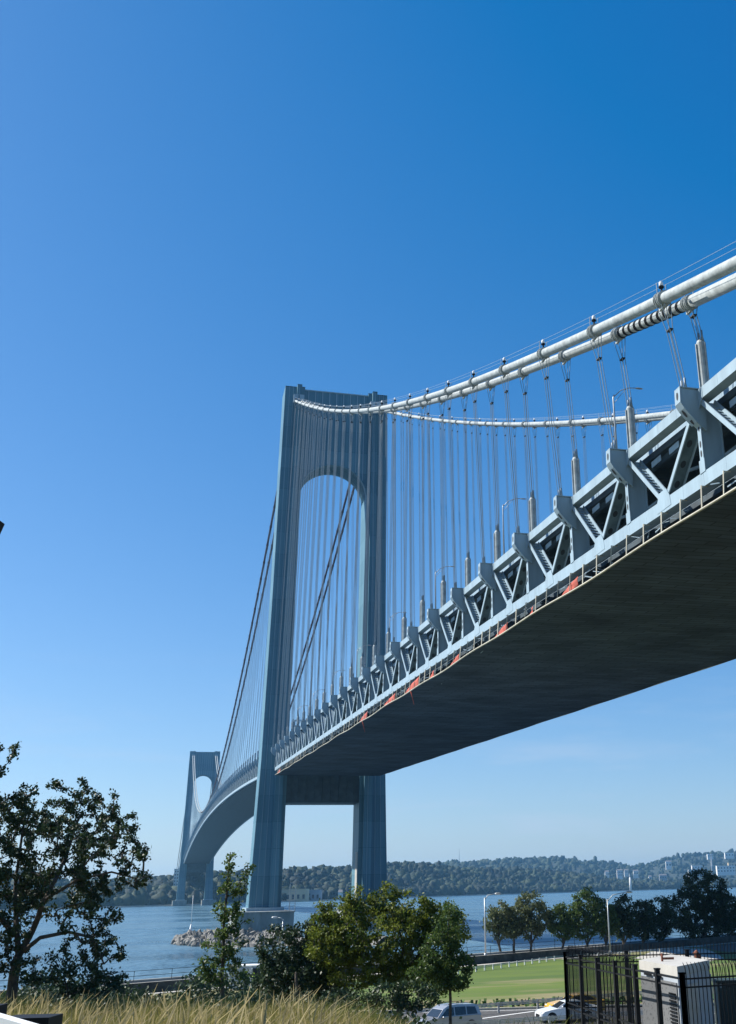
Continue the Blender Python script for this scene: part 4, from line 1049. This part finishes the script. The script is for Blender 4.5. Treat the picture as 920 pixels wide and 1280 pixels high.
# promenade trees
rows = [(626,1130,19,LM_olive,'first and palest olive tree at the left end of the promenade row'),(643,1150,8,LM_olive,'smallest thin tree tucked beside the first olive one'),(663,1118,24,LM_olive,'tall olive tree second in the promenade row'),
        (702,1134,17,LM_mid,'short green tree left of the street lamp among the promenade trees'),(733,1115,22,LM_mid,'tall green tree just left of the tall lamp in the promenade row'),(757,1128,14,LM_mid,'green tree directly behind the tall lamp'),(778,1124,17,LM_dark,'dark tree just right of the tall lamp in the promenade row'),
        (802,1130,15,LM_dark,'slim dark tree between the lamp and the biggest tree'),(824,1124,20,LM_dark,'dark tree touching the left side of the biggest tree'),(880,1092,42,LM_dark,'biggest and darkest broad tree at the right end of the promenade'),(915,1125,22,LM_dark,'dark tree cut by the right edge beside the biggest tree')]
for px, top, hw, lm, lab in rows:
    top -= 3; hw *= 1.13 if hw < 30 else 1.08
    base = on_z(px, 1193-(px-600)*0.03 if px < 850 else 1184, 3.0)
    # stand them on the water side of the wall
    for it in range(60):
        t_ = tsea(base.x, base.y)
        if t_ < -3.5: break
        dirh = (base-Vector(CAM)); dirh.z = 0; base += dirh.normalized()*0.7
    Dd = math.hypot(base.x-CAM[0], base.y-CAM[1])
    bot = 1173 if hw < 30 else 1176
    cy = (top+bot)/2; hh = (bot-top)/2
    E_ = pix_ells([(px,cy-hh*0.45,hw*0.62,hh*0.5,0),(px-hw*0.45,cy+hh*0.1,hw*0.5,hh*0.5,0),(px+hw*0.45,cy+hh*0.1,hw*0.5,hh*0.5,0),(px+random.uniform(-4,4),cy+hh*0.5,hw*0.75,hh*0.42,0)], Dd)
    n_ = int(80+hw*hh*(0.17 if hw < 30 else 0.30))
    lean = random.uniform(-4,4)
    limbs = [([base-Vector((0,0,0.2)), W(px+lean*0.6,1178,Dd), W(px+lean,cy+hh*0.3,Dd), W(px,cy-hh*0.3,Dd)],0.22 if hw<30 else 0.45,0.08)]
    if hw > 14: limbs.append(([W(px+lean*0.6,1180,Dd), W(px+lean+hw*0.3,1165,Dd), W(px+hw*0.5,cy,Dd)],0.15,0.06)); limbs.append(([W(px+lean*0.6,1183,Dd), W(px+lean-hw*0.25,1165,Dd), W(px-hw*0.5,cy,Dd)],0.13,0.05))
    tree('promenade_tree', lab, limbs, scatter(E_, n_, 0.55), 0.42, 28, 0.62, lm, rtip=0.03, group='trees along the waterside promenade')

# ================================================================ DRY GRASS
def blades(n, fr, lr, hr, wr, col_keep=None):
    f_ = rng.uniform(fr[0]**1.0, fr[1], n); u = rng.uniform(lr[0], lr[1], n); l_ = u*f_
    x = CAM[0]+FWD.x*f_+RGT.x*l_; y = CAM[1]+FWD.y*f_+RGT.y*l_
    z = np.array([terrain(a,b_) for a,b_ in zip(x,y)]); return x, y, z
def grass_mesh(name, n, fr, lr, hr, wr, bend, mat_, heads=False):
    x, y, z = blades(n, fr, lr, hr, wr); K = 5
    patch = np.array([noise.noise(Vector((a*0.8,b_*0.8,0))) for a,b_ in zip(x,y)])
    h = rng.uniform(hr[0],hr[1],n)*(1+0.35*patch); th = rng.uniform(0,2*np.pi,n); bd = np.abs(rng.normal(bend,bend*0.6,n)); wa = rng.uniform(0,np.pi,n); w_ = rng.uniform(wr[0],wr[1],n)
    wind = np.array([RGT.x, RGT.y]); dx = np.cos(th)*1.0+wind[0]*0.45; dy = np.sin(th)*1.0+wind[1]*0.45
    V = np.zeros((n,K,2,3))
    for k in range(K):
        u = k/(K-1); off = bd*h*u**2.2; zz = z-0.05+h*u*(1-0.18*bd*u)
        if heads: ww = w_*np.interp(u,[0,0.6,0.72,0.9,1],[0.35,0.3,1.0,0.9,0.25])
        else: ww = w_*(1-0.85*u)
        for s, sg in enumerate((-1,1)):
            V[:,k,s,0] = x+dx*off+np.cos(wa)*ww*sg/2; V[:,k,s,1] = y+dy*off+np.sin(wa)*ww*sg/2; V[:,k,s,2] = zz
    v = V.reshape(-1,3); idx = np.arange(n)[:,None]*(K*2)
    q = np.concatenate([np.stack([idx[:,0]+2*k, idx[:,0]+2*k+1, idx[:,0]+2*k+3, idx[:,0]+2*k+2],axis=1)[:,None,:] for k in range(K-1)],axis=1).reshape(-1,4)
    m_ = len(q); me = bpy.data.meshes.new(name); me.vertices.add(len(v)); me.vertices.foreach_set('co', v.astype(np.float32).ravel())
    me.loops.add(m_*4); me.loops.foreach_set('vertex_index', q.astype(np.int32).ravel()); me.polygons.add(m_)
    me.polygons.foreach_set('loop_start', np.arange(0,4*m_,4,dtype=np.int32)); me.polygons.foreach_set('loop_total', np.full(m_,4,dtype=np.int32)); me.update(calc_edges=True)
    tn = np.clip(0.5+0.5*patch+rng.normal(0,0.2,n),0,1); a = me.attributes.new('tone','FLOAT','FACE'); a.data.foreach_set('value', np.repeat(tn,K-1).astype(np.float32))
    me.materials.append(mat_); o = bpy.data.objects.new(name, me); col.objects.link(o); return tag(o, kind='stuff')
GM = leaf_mat('dry golden grass', (0.15,0.135,0.032), (0.36,0.30,0.095), 0.35, 0.7)
GG = leaf_mat('green grass blades', (0.085,0.11,0.02), (0.17,0.18,0.04), 0.35, 0.7)
HM = leaf_mat('pale grass seed heads', (0.24,0.20,0.09), (0.46,0.38,0.20), 0.4, 0.8)
grass_mesh('dry_grass', 80000, (12,26.5), (-0.50,-0.045), (0.35,0.70), (0.006,0.012), 0.3, GM)
grass_mesh('dry_grass', 26000, (12,30), (-0.50,0.0), (0.45,0.8), (0.008,0.016), 0.4, GG)
grass_mesh('seed_heads', 2600, (13,26), (-0.48,-0.075), (0.55,0.95), (0.022,0.036), 0.35, HM, True)
grass_mesh('seed_heads', 130, (11.5,18), (-0.26,-0.07), (0.95,1.3), (0.024,0.038), 0.35, HM, True)
grass_mesh('dry_grass', 9000, (40,70), (-0.45,0.25), (0.4,0.9), (0.03,0.05), 0.35, GG)
def brush(name, n_cl, f0, f1, u0, u1, hmax, leaf, lm, label=None):
    v = []; tn = []
    for i in range(n_cl):
        f = random.uniform(f0,f1); l = random.uniform(u0,u1)*f; p = loc(f,l); z0 = terrain(p.x,p.y)
        h = hmax*(0.55+0.6*noise.noise(Vector((l*0.25,f*0.1,3)))+0.25*random.random()); ct = random.random()
        for _ in range(26):
            c = Vector((p.x+random.gauss(0,.45), p.y+random.gauss(0,.45), z0+h*random.random()**0.6))
            a = Vector((random.gauss(0,1),random.gauss(0,1),random.gauss(0,.7))).normalized(); b_ = a.orthogonal(); b_.rotate(Matrix.Rotation(random.random()*6.28,3,a)); s_ = leaf*random.uniform(.6,1.3)
            v += [c-a*s_*.5, c+b_*s_*.3, c+a*s_*.5, c-b_*s_*.3]; tn.append(min(1,max(0,ct*0.6+random.gauss(0.2,.15))))
    mb = MB(); mb.add(v, [(4*i,4*i+1,4*i+2,4*i+3) for i in range(len(tn))]); o = mb.build(name, lm); set_tone(o, tn, 1); return tag(o, kind='stuff')
brush('brush', 1500, 76, 86, -0.48, -0.13, 5.0, 0.26, LM_dark)
brush('brush', 500, 30, 44, -0.30, -0.03, 0.9, 0.16, LM_dark)
vg = MB()
for i in range(1600):
    l = random.uniform(-60,60); f = 106.3+0.0006*l*l+0.02*l+random.uniform(-1.6,2.4); p = loc(f,l,3.0); h = random.uniform(0.1,0.5)
    vg.bar(p, p+Vector((random.uniform(-.2,.2),random.uniform(-.2,.2),h)), 0.25, 0.03)
M['weed'] = mat('verge weeds', (0.06,0.12,0.025), 0.9, var=0.4, scale=3)
tag(vg.build('verge_weeds', M['weed']), kind='stuff')

# ================================================================ FENCED ENCLOSURE
ZP = 7.66
M['pad'] = mat('sunlit pale concrete slab', (0.55,0.53,0.47), 0.85, var=0.12, scale=0.8)
Lc = on_z(707,1196,10.1); Kc = on_z(853,1224,10.1); Rc = on_z(935,1219,10.1); Bc = on_z(935,1191,10.1)
cen = (Lc+Kc+Rc+Bc)/4
def inset(p, k): return Vector((cen.x+(p.x-cen.x)*k, cen.y+(p.y-cen.y)*k, ZP+0.06))
pd = MB(); q = [inset(p,1.03) for p in (Lc,Kc,Rc,Bc)]; pd.hexa([v-Vector((0,0,1.2)) for v in q], q)
tag(pd.build('concrete_pad', M['pad']), kind='structure')
def fence_run(parent, a, b_, zt, h, post_gap=2.3, curl=1, open_from=1.1):
    a = Vector((a.x,a.y,0)); b_ = Vector((b_.x,b_.y,0)); Ln = (b_-a).length; d = (b_-a)/Ln; n_ = Vector((d.y,-d.x,0))*curl
    k = max(1, round(Ln/post_gap)); zb = zt-h
    for i in range(k+1):
        p = a+d*Ln*i/k; mb = MB(); mb.box(p.x-0.06,p.x+0.06,p.y-0.06,p.y+0.06,zb-0.1,zt+0.12); mb.box(p.x-0.075,p.x+0.075,p.y-0.075,p.y+0.075,zt+0.121,zt+0.16); mb.build('post', M['black'], parent)
    for i in range(k):
        p = a+d*Ln*i/k; q = a+d*Ln*(i+1)/k; mb = MB(); m_ = int((q-p).length/0.115)
        if (i+0.5)/k > open_from: continue        # the run beside the cabin has rails only
        for j in range(1, m_):
            c = p+(q-p)*j/m_; mb.tube([c+Vector((0,0,zb+0.05)), c+Vector((0,0,zt+0.12)), c+Vector((0,0,zt+0.27))+n_*0.03, c+Vector((0,0,zt+0.38))+n_*0.12],[0.015,0.015,0.015,0.008],4,cap=False,smooth=False)
        mb.build('picket_panel', M['black'], parent)
    for z in (zt, zt-0.2, zt-h+0.95, zt-h+0.78, zt-h+0.12):
        mb = MB(); mb.bar(a+Vector((0,0,z)), b_+Vector((0,0,z)), 0.045, 0.04); mb.build('rail', M['black'], parent)
fn = empty('picket_fence', Lc-Vector((0,0,2.4)), 'black metal picket fence with curved spikes enclosing the white equipment cabin', 'fence')
fence_run(fn, Lc, Kc, 10.1, 2.4, 1.9, -1, 0.62); fence_run(fn, Kc, Rc, 10.1, 2.4, 2.0, -1); fence_run(fn, Lc, Bc, 10.1, 2.4, 2.4, 1); fence_run(fn, Bc, Rc, 10.1, 2.4, 2.4, 1)
# cabin
def perf():
    m_ = mat('perforated grey panel', (0.42,0.43,0.44), 0.6, scale=1)
    n = m_.node_tree; b = n.nodes['Principled BSDF']; tc = n.nodes['Texture Coordinate']
    vo = n.nodes.new('ShaderNodeTexVoronoi'); vo.inputs['Scale'].default_value = 9.0; n.links.new(tc.outputs['Object'], vo.inputs['Vector'])
    st = n.nodes.new('ShaderNodeMath'); st.operation='LESS_THAN'; st.inputs[1].default_value = 0.28; n.links.new(vo.outputs['Distance'], st.inputs[0])
    mx = n.nodes.new('ShaderNodeMix'); mx.data_type='RGBA'; n.links.new(st.outputs[0], mx.inputs[0]); mx.inputs[6].default_value=(0.14,0.145,0.15,1); mx.inputs[7].default_value=(0.05,0.055,0.06,1)
    n.links.new(mx.outputs[2], b.inputs['Base Color']); return m_
M['perf'] = perf(); M['cab'] = mat('blue grey cabin side', (0.36,0.40,0.44), 0.5, var=0.08)
zt = 10.28
cA, cB, cC = on_z(800,1200,zt), on_z(846,1208,zt), on_z(885,1200,zt); cD = cA+cC-cB
cb = empty('equipment_cabin', Vector((cB.x,cB.y,ZP)), 'white roofed metal equipment cabin with perforated side inside the black fence', 'cabin')
def vz(p, z): return Vector((p.x,p.y,z))
def face_box(a, b_, z0, z1, out_, th):
    a = Vector((a.x,a.y,0)); b_ = Vector((b_.x,b_.y,0)); d = (b_-a).normalized(); n_ = Vector((d.y,-d.x,0))
    if n_.dot(Vector((CAM[0]-a.x,CAM[1]-a.y,0))) < 0: n_ = -n_
    q = [a+n_*out_, b_+n_*out_, b_+n_*(out_+th), a+n_*(out_+th)]
    return [vz(p,z0) for p in q], [vz(p,z1) for p in q]
mb = MB(); mb.hexa([vz(p,ZP+0.07) for p in (cA,cB,cC,cD)],[vz(p,zt-0.26) for p in (cA,cB,cC,cD)]); mb.build('body', M['cab'], cb)
mb = MB(); cc = (cA+cC)/2
ex = [cc+(p-cc)*1.035 for p in (cA,cB,cC,cD)]; mb.hexa([vz(p,zt-0.255) for p in ex],[vz(p,zt) for p in ex])
rf = mb.build('roof', M['paleconc'], cb)
mb = MB(); mb.hexa(*face_box(cA+(cB-cA)*0.02, cA+(cB-cA)*0.98, ZP+0.2, zt-0.42, 0.005, 0.03)); mb.build('side_panel', M['perf'], cb)
mb = MB()
for k in range(16): mb.hexa(*face_box(cA+(cB-cA)*0.80, cA+(cB-cA)*0.96, 8.2+k*0.09, 8.24+k*0.09, 0.04, 0.03))
mb.build('louvre', M['black'], cb)
for u in (0.15,0.42): mb = MB(); mb.hexa(*face_box(cA+(cB-cA)*u, cA+(cB-cA)*(u+0.2), zt-0.37, zt-0.31, 0.037, 0.03)); mb.build('vent_slot', M['black'], cb)
mb = MB(); q = cB+(cC-cB)*0.1; mb.hexa(*face_box(cB+(cC-cB)*0.12, cB+(cC-cB)*0.55, ZP+0.2, zt-0.5, 0.004, 0.03)); mb.build('door', M['galv'], cb)
mb = MB(); p = cB*0.45+cD*0.2+cA*0.35; mb.bar(vz(p,zt+0.005), vz(p,zt+0.22), 0.05,0.05); mb.bar(vz(p,zt+0.08), vz(p+RGT*0.35,zt+0.08), 0.06,0.06); mb.build('roof_bracket', M['rust'], rf)
p = on_z(873,1219,9.4)
p0 = vz(p, 9.0); ep = MB()
ep.tube([vz(p,ZP+0.1), p0, vz(p,9.45)+RGT*0.0, vz(p,9.55)+RGT*0.02-FWD*0.03, vz(p,9.8)+RGT*0.05, vz(p,10.05)+RGT*0.02, vz(p,10.17)-RGT*0.06],[0.06,0.06,0.08,0.10,0.12,0.11,0.09],10)
ep.tube([vz(p,9.6)-RGT*0.02, vz(p,9.52)-RGT*0.14, vz(p,9.7)-RGT*0.17],[0.09,0.08,0.06],8)
tag(ep.build('exhaust_pipe', M['rust']), 'rusty bent exhaust pipe rising beside the front of the cabin', 'pipe')
p = on_z(893,1222,9.6); bd = MB()
for k, dx in enumerate((-0.16,0.0,0.19)): q = p+RGT*dx; bd.box(q.x-0.05,q.x+0.05,q.y-0.03,q.y+0.03,ZP+0.06,9.72-0.15*k)
tag(bd.build('timber_boards', M['paleconc']), 'three pale upright boards between the cabin and the dark cabinet', 'boards')
p = on_z(918,1226,9.5); cbx = empty('utility_cabinet', vz(p,ZP), 'dark green utility cabinet behind the fence at the right edge', 'cabinet')
def obox(mb, c, hw, hd, z0, z1): mb.hexa([vz(c+RGT*a+FWD*b_,z0) for a,b_ in ((-hw,-hd),(hw,-hd),(hw,hd),(-hw,hd))],[vz(c+RGT*a+FWD*b_,z1) for a,b_ in ((-hw,-hd),(hw,-hd),(hw,hd),(-hw,hd))])
M['dgreen'] = mat('dark green enamel', (0.025,0.04,0.038), 0.4, var=0.2)
mb = MB(); obox(mb, p+FWD*0.5, 0.55, 0.45, ZP+0.06, 9.45); mb.build('body', M['dgreen'], cbx)
mb = MB(); obox(mb, p+FWD*0.5, 0.6, 0.5, 9.452, 9.52); mb.build('lid', M['dgreen'], cbx)
mb = MB(); obox(mb, p+FWD*0.035-RGT*0.05, 0.42, 0.012, ZP+0.3, 9.3); mb.build('door', M['dgreen'], cbx)
# white barrier with dark posts by the photographer
a = at_dist(-60,1252,5.2)-Vector((0,0,0.15)); b_ = at_dist(60,1287,4.8)-Vector((0,0,0.15))
br = empty('timber_barrier', vz(b_,10.4), 'white topped barrier with dark timber blocks at the bottom left corner', 'barrier')
mb = MB(); mb.bar(a,b_,0.05,0.30); mb.build('plank', M['whitepaint'], br)
for px, y0_, Dd, hw in ((41,1270,6.2,0.11),(-13,1257,6.0,0.045)):
    p = at_dist(px,y0_,Dd); mb = MB(); obox(mb, p, hw, 0.09, 10.3, p.z); mb.build('post', M['black'], br)
# lamp head poking in at the left edge
hd_ = at_dist(-2,657,16); bs = at_dist(-110,900,16); bs.z = terrain(bs.x,bs.y)
t = empty('street_lamp', bs, 'dark lamp head just poking into the sky at the left edge', 'street lamp')
mb = MB(); tp = Vector((bs.x,bs.y,hd_.z-0.3)); mb.tube([bs,tp],[0.09,0.06],8); mb.build('pole', M['black'], t)
mb = MB(); mb.tube([tp, tp+(hd_-tp)*0.5+Vector((0,0,0.25)), hd_-RGT*0.3],[0.05,0.04,0.035],6); mb.build('arm', M['black'], t)
mb = MB(); mb.hexa([hd_+RGT*a+FWD*b2+Vector((0,0,-0.02-0.13)) for a,b2 in ((-.32,-.12),(-0.02,-.10),(-0.02,.10),(-.32,.12))],[hd_+RGT*a+FWD*b2+Vector((0,0,0.06)) for a,b2 in ((-.36,-.14),(0.03,-.12),(0.03,.12),(-.36,.14))]); mb.build('lamp_head', M['black'], t)

# ================================================================ VEHICLES
def car(pos, heading, kind, paint, label):
    # local frame: x forward, y left, z up
    if kind == 'suv':
        Lh, wd, top, belt = 2.4, 0.95, 1.78, 1.05
        low = [(-2.38,0.45),(-2.42,0.75),(-2.36,1.02),(-1.9,1.06),(1.0,1.06),(1.25,1.04),(2.05,0.95),(2.34,0.80),(2.40,0.5),(2.3,0.30),(-2.3,0.30)]
        roof = [(-2.30,1.03),(-2.12,1.60),(-1.85,1.74),(-0.4,1.80),(0.35,1.74),(0.75,1.55),(1.28,1.03)]
        wins = [((-2.0,1.12),(-1.86,1.58),(-1.15,1.62),(-1.15,1.12)),((-1.06,1.12),(-1.06,1.63),(-0.18,1.64),(-0.18,1.12)),((-0.09,1.12),(-0.09,1.64),(0.42,1.58),(0.98,1.12))]; wx = (-1.45,1.5); wr = 0.36
    else:
        wd, top = 0.91, 1.42
        low = [(-2.28,0.45),(-2.32,0.75),(-2.25,0.98),(-1.6,1.0),(0.85,0.96),(1.4,0.90),(2.05,0.78),(2.28,0.62),(2.30,0.40),(2.2,0.24),(-2.2,0.24)]
        roof = [(-1.95,0.96),(-1.35,1.28),(-0.9,1.40),(-0.25,1.43),(0.25,1.36),(1.05,0.93)]
        wins = [((-1.55,1.02),(-1.12,1.28),(-0.62,1.35),(-0.62,1.02)),((-0.54,1.02),(-0.54,1.355),(0.12,1.33),(0.72,1.02))]; wx = (-1.38,1.42); wr = 0.33
    t = empty('parked_car' if False else 'car', pos, label, 'car', None, heading)
    mb = MB(); n = len(low)
    v = []
    for y, k in ((-wd,0.97),(-wd*0.93,1.0)): pass
    secs = [(-wd,0.0,0.96),(-wd*0.90,0.03,1.0),(wd*0.90,0.03,1.0),(wd,0.0,0.96)]
    for y, dz, sc in secs:
        for x, z in low: v.append((x*sc, y, z*1.0+(dz if z > 0.6 else -dz*0.5)))
    fs_ = [tuple(range(n)), tuple(reversed(range(3*n,4*n)))]
    for k in range(3): fs_ += [(k*n+i,(k+1)*n+i,(k+1)*n+(i+1)%n,k*n+(i+1)%n) for i in range(n)]
    mb.add(v, fs_); mb.build('body', paint, t, True)
    mb = MB(); m_ = len(roof); v = []
    for y0_, sc in ((-1,1),(1,1)):
        for x, z in roof:
            u = (z-roof[0][1])/(top-roof[0][1]); v.append((x, y0_*(wd*0.97-0.20*max(0,u)), z))
    mb.add(v, [tuple(range(m_)), tuple(reversed(range(m_,2*m_)))]+[(i,i+m_,(i+1)%m_+m_,(i+1)%m_) for i in range(m_)]); mb.build('cabin_shell', paint, t, True)
    def side_y(z): return wd*0.97-0.20*max(0,(z-roof[0][1])/(top-roof[0][1]))
    for sg in (-1,1):
        for w4 in wins:
            mb = MB(); mb.add([(x, sg*(side_y(z)+0.012), z) for x,z in w4]+[(x, sg*(side_y(z)-0.03), z) for x,z in w4],[(0,1,2,3),(4,5,6,7),(0,4,5,1),(1,5,6,2),(2,6,7,3),(3,7,4,0)]); mb.build('side_window', M['glass'], t, True)
    def screen(i0, i1, nm):
        (xa,za),(xb,zb) = roof[i0], roof[i1]; d = Vector((xb-xa,0,zb-za)); nn_ = Vector((-d.z,0,d.x)).normalized()
        if (nn_.x > 0) != (i1 == len(roof)-1): nn_ = -nn_
        p = [Vector((xa,0,za))+d*0.08+nn_*0.012, Vector((xa,0,za))+d*0.92+nn_*0.012]; mb = MB()
        v = []
        for off in (0,-0.03):
            for pp, zz in ((p[0],za),(p[1],zb)):
                for sg in (-1,1): v.append((pp.x+nn_.x*off, sg*(side_y(pp.z)-0.07), pp.z+nn_.z*off))
        mb.add(v,[(0,1,3,2),(4,5,7,6),(0,1,5,4),(2,3,7,6),(0,2,6,4),(1,3,7,5)]); mb.build(nm, M['glass'], t, True)
    screen(len(roof)-2, len(roof)-1, 'windscreen'); screen(0, 1, 'rear_window')
    for x in wx:
        for sg in (-1,1):
            arch = MB(); c = (x, sg*(wd+0.004), wr)
            arch.add([(x+math.cos(a)*(wr+0.07), sg*(wd+0.006), wr+math.sin(a)*(wr+0.07)) for a in np.linspace(0,math.pi,12)]+[(x-wr-0.07,sg*(wd+0.006),0.26),(x+wr+0.07,sg*(wd+0.006),0.26)],[tuple(range(14))]); arch.build('wheel_arch', M['black'], t, True)
            w_ = MB(); w_.tube([(x,sg*(wd-0.2),wr),(x,sg*(wd+0.02),wr)],wr,20); wo = w_.build('wheel', M['rubber'], t, True)
            r_ = MB(); r_.tube([(x,sg*(wd+0.015),wr),(x,sg*(wd+0.03),wr)],wr*0.62,12); 
            rm = r_.build('rim', M['galv'], wo, True)
    for sg in (-1,1):
        fx = low[7][0]; mb = MB(); mb.ball((fx-0.12,sg*wd*0.72,0.68),0.14,0.20,0.09,8,6); mb.build('headlight', M['galv'], t, True)
        mb = MB(); mb.ball((low[1][0]+0.06,sg*wd*0.78,0.85),0.07,0.14,0.12,8,6); mb.build('tail_light', M['tail'], t, True)
        mb = MB(); mb.ball((wins[-1][3][0]-0.1,sg*(wd+0.10),1.06),0.07,0.12,0.08,8,6); mb.build('wing_mirror', paint, t, True)
    mb = MB(); mb.box(low[8][0]-0.02,low[8][0]+0.01,-0.5,0.5,0.36,0.58); mb.build('grille', M['black'], t, True)
    mb = MB(); mb.box(low[7][0]+0.02,low[7][0]+0.04,-0.22,0.22,0.60,0.66) if False else mb.box(-0.3,0.3,-0.001,0.001,0.3,0.31); 
    for sg in (-1,1): q = MB(); q.box(-0.55,-0.33,sg*(wd+0.006)-0.012,sg*(wd+0.006)+0.012,0.86,0.90); q.build('door_handle', M['galv'], t, True)
    if kind == 'suv':
        for sg in (-1,1): mb = MB(); mb.tube([(-1.7,sg*0.62,1.79),(-1.6,sg*0.62,1.86),(0.1,sg*0.62,1.88),(0.25,sg*0.62,1.80)],0.02,6); mb.build('roof_rail', M['black'], t, True)
    return t
M['tail'] = mat('red lamp', (0.35,0.01,0.01), 0.3)
M['pw'] = mat('white car paint', (0.78,0.79,0.80), 0.25, var=0.01, coat=0.6); M['py'] = mat('yellow car paint', (0.75,0.42,0.03), 0.28, var=0.02, coat=0.6); M['ps'] = mat('silver grey car paint', (0.36,0.37,0.39), 0.3, metal=0.4, var=0.02, coat=0.6)
HB = math.atan2(-RGT.y, -RGT.x)            # facing left as seen by the photographer
p = on_z(709,1276,3.05); p.z = 3.03; car(p, HB+R(14), 'sedan', M['pw'], 'white sedan on the road partly hidden by the black fence')
p = on_z(719,1267,3.05); p.z = 3.03; car(p, HB+R(12), 'sedan', M['py'], 'yellow sedan just behind the white one on the road')
p = on_z(559,1290,3.05); p.z = 3.03; car(p, HB+R(32), 'suv', M['ps'], 'silver grey people carrier half hidden by the dark tree')

# ================================================================ SITE CONTAINER AND WORKER
p = on_z(308,1238,3.0); hw, hh = 1.95, 2.4
sc_ = empty('site_container', vz(p,3.0), 'white site container with dark open doorway by the promenade', 'container')
mb = MB(); obox(mb, p+FWD*1.25, hw, 1.2, 3.15, 3.0+hh-0.12); mb.build('body', M['cab'], sc_)
mb = MB(); obox(mb, p+FWD*1.25, hw+0.06, 1.27, 3.0+hh-0.118, 3.0+hh); mb.build('roof', M['whitepaint'], sc_)
for a in (-hw, hw-0.05): mb = MB(); obox(mb, p+FWD*0.03+RGT*a, 0.09, 0.05, 3.15, 3.0+hh-0.12); mb.build('corner_post', M['whitepaint'], sc_)
mb = MB(); obox(mb, p+FWD*0.02+RGT*1.2, 0.62, 0.04, 3.17, 3.0+hh-0.3); mb.build('doorway', M['dark'], sc_)
mb = MB(); obox(mb, p-FWD*0.35+RGT*0.54, 0.03, 0.38, 3.17, 3.0+hh-0.3); mb.build('door', M['whitepaint'], sc_)
mb = MB(); obox(mb, p+FWD*0.02-RGT*0.7, 0.95, 0.035, 3.3, 3.0+hh-0.25); mb.build('side_panel', M['cab'], sc_)
def person(pos, face, label):
    t = empty('person', pos, label, 'person', None, face)
    J = {'pel':(0,0,0.95),'wst':(0,0,1.12),'ch':(0,0,1.36),'nk':(0,0,1.50),'hd':(0.02,0,1.60),'ht':(0.02,0,1.74),
         'sl':(0,0.19,1.42),'el':(0.03,0.27,1.15),'wl':(0.16,0.25,0.93),'hl':(0.21,0.24,0.86),'sr':(0,-0.19,1.42),'er':(0.0,-0.28,1.15),'wr':(0.12,-0.27,0.93),'hr':(0.17,-0.26,0.86),
         'pl':(0,0.09,0.90),'kl':(0.05,0.11,0.50),'al':(-0.02,0.12,0.09),'tl':(0.15,0.13,0.04),'pr':(0,-0.09,0.90),'kr':(0.0,-0.11,0.50),'ar':(-0.05,-0.12,0.09),'tr':(0.11,-0.14,0.04)}
    rd = dict(pel=.15,wst=.135,ch=.16,nk=.06,hd=.095,ht=.08,sl=.07,el=.05,wl=.035,hl=.04,sr=.07,er=.05,wr=.035,hr=.04,pl=.10,kl=.065,al=.045,tl=.04,pr=.10,kr=.065,ar=.045,tr=.04)
    E2 = [('pel','wst'),('wst','ch'),('ch','nk'),('nk','hd'),('hd','ht'),('ch','sl'),('sl','el'),('el','wl'),('wl','hl'),('ch','sr'),('sr','er'),('er','wr'),('wr','hr'),('pel','pl'),('pl','kl'),('kl','al'),('al','tl'),('pel','pr'),('pr','kr'),('kr','ar'),('ar','tr')]
    ks = list(J); me = bpy.data.meshes.new('body'); me.from_pydata([J[k] for k in ks], [(ks.index(a),ks.index(b_)) for a,b_ in E2], []); me.materials.append(M['clothes'])
    o = link('body', me, t, None, True); sk = o.modifiers.new('skin','SKIN'); 
    lay = me.skin_vertices[0] if len(me.skin_vertices) else None
    if lay:
        for i,k in enumerate(ks): lay.data[i].radius = (rd[k],rd[k])
        lay.data[0].use_root = True
    ss_ = o.modifiers.new('sub','SUBSURF'); ss_.levels = 1; ss_.render_levels = 2
    mb = MB(); mb.tube([(0,0,1.0),(0,0,1.2),(0,0,1.40),(0,0,1.47)],[0.185,0.18,0.20,0.13],12); mb.build('safety_vest', M['hivis'], t, True)
    mb = MB(); mb.ball((0.02,0,1.70),0.125,0.115,0.10,10,6); mb.tube([(0.03,0,1.675),(0.03,0,1.69)],0.15,12); mb.build('hard_hat', M['hivis'], t, True)
    return t
M['clothes'] = mat('dark work clothes', (0.03,0.035,0.05), 0.9); M['hivis'] = mat('yellow green safety fabric', (0.55,0.75,0.06), 0.7, var=0.03)
p = on_z(316,1240,3.0); person(vz(p,3.03), HB, 'worker in a yellow green safety vest standing before the container doorway')

# ================================================================ HAZE
hz = MB(); hz.box(-9300,9300,-1200,9300,-4.5,216.5)
o = hz.build('haze', None) if False else None
me = hz.mesh('haze', bpy.data.materials.new('haze')); hm = me.materials[0]; hm.use_nodes = True; n = hm.node_tree; n.nodes.clear()
ou = n.nodes.new('ShaderNodeOutputMaterial'); pv = n.nodes.new('ShaderNodeVolumePrincipled'); pv.inputs['Color'].default_value = (0.28,0.64,1.0,1); pv.inputs['Density'].default_value = 0.000065; pv.inputs['Anisotropy'].default_value = 0.35
n.links.new(pv.outputs[0], ou.inputs['Volume'])
tag(link('haze', me), kind='stuff')
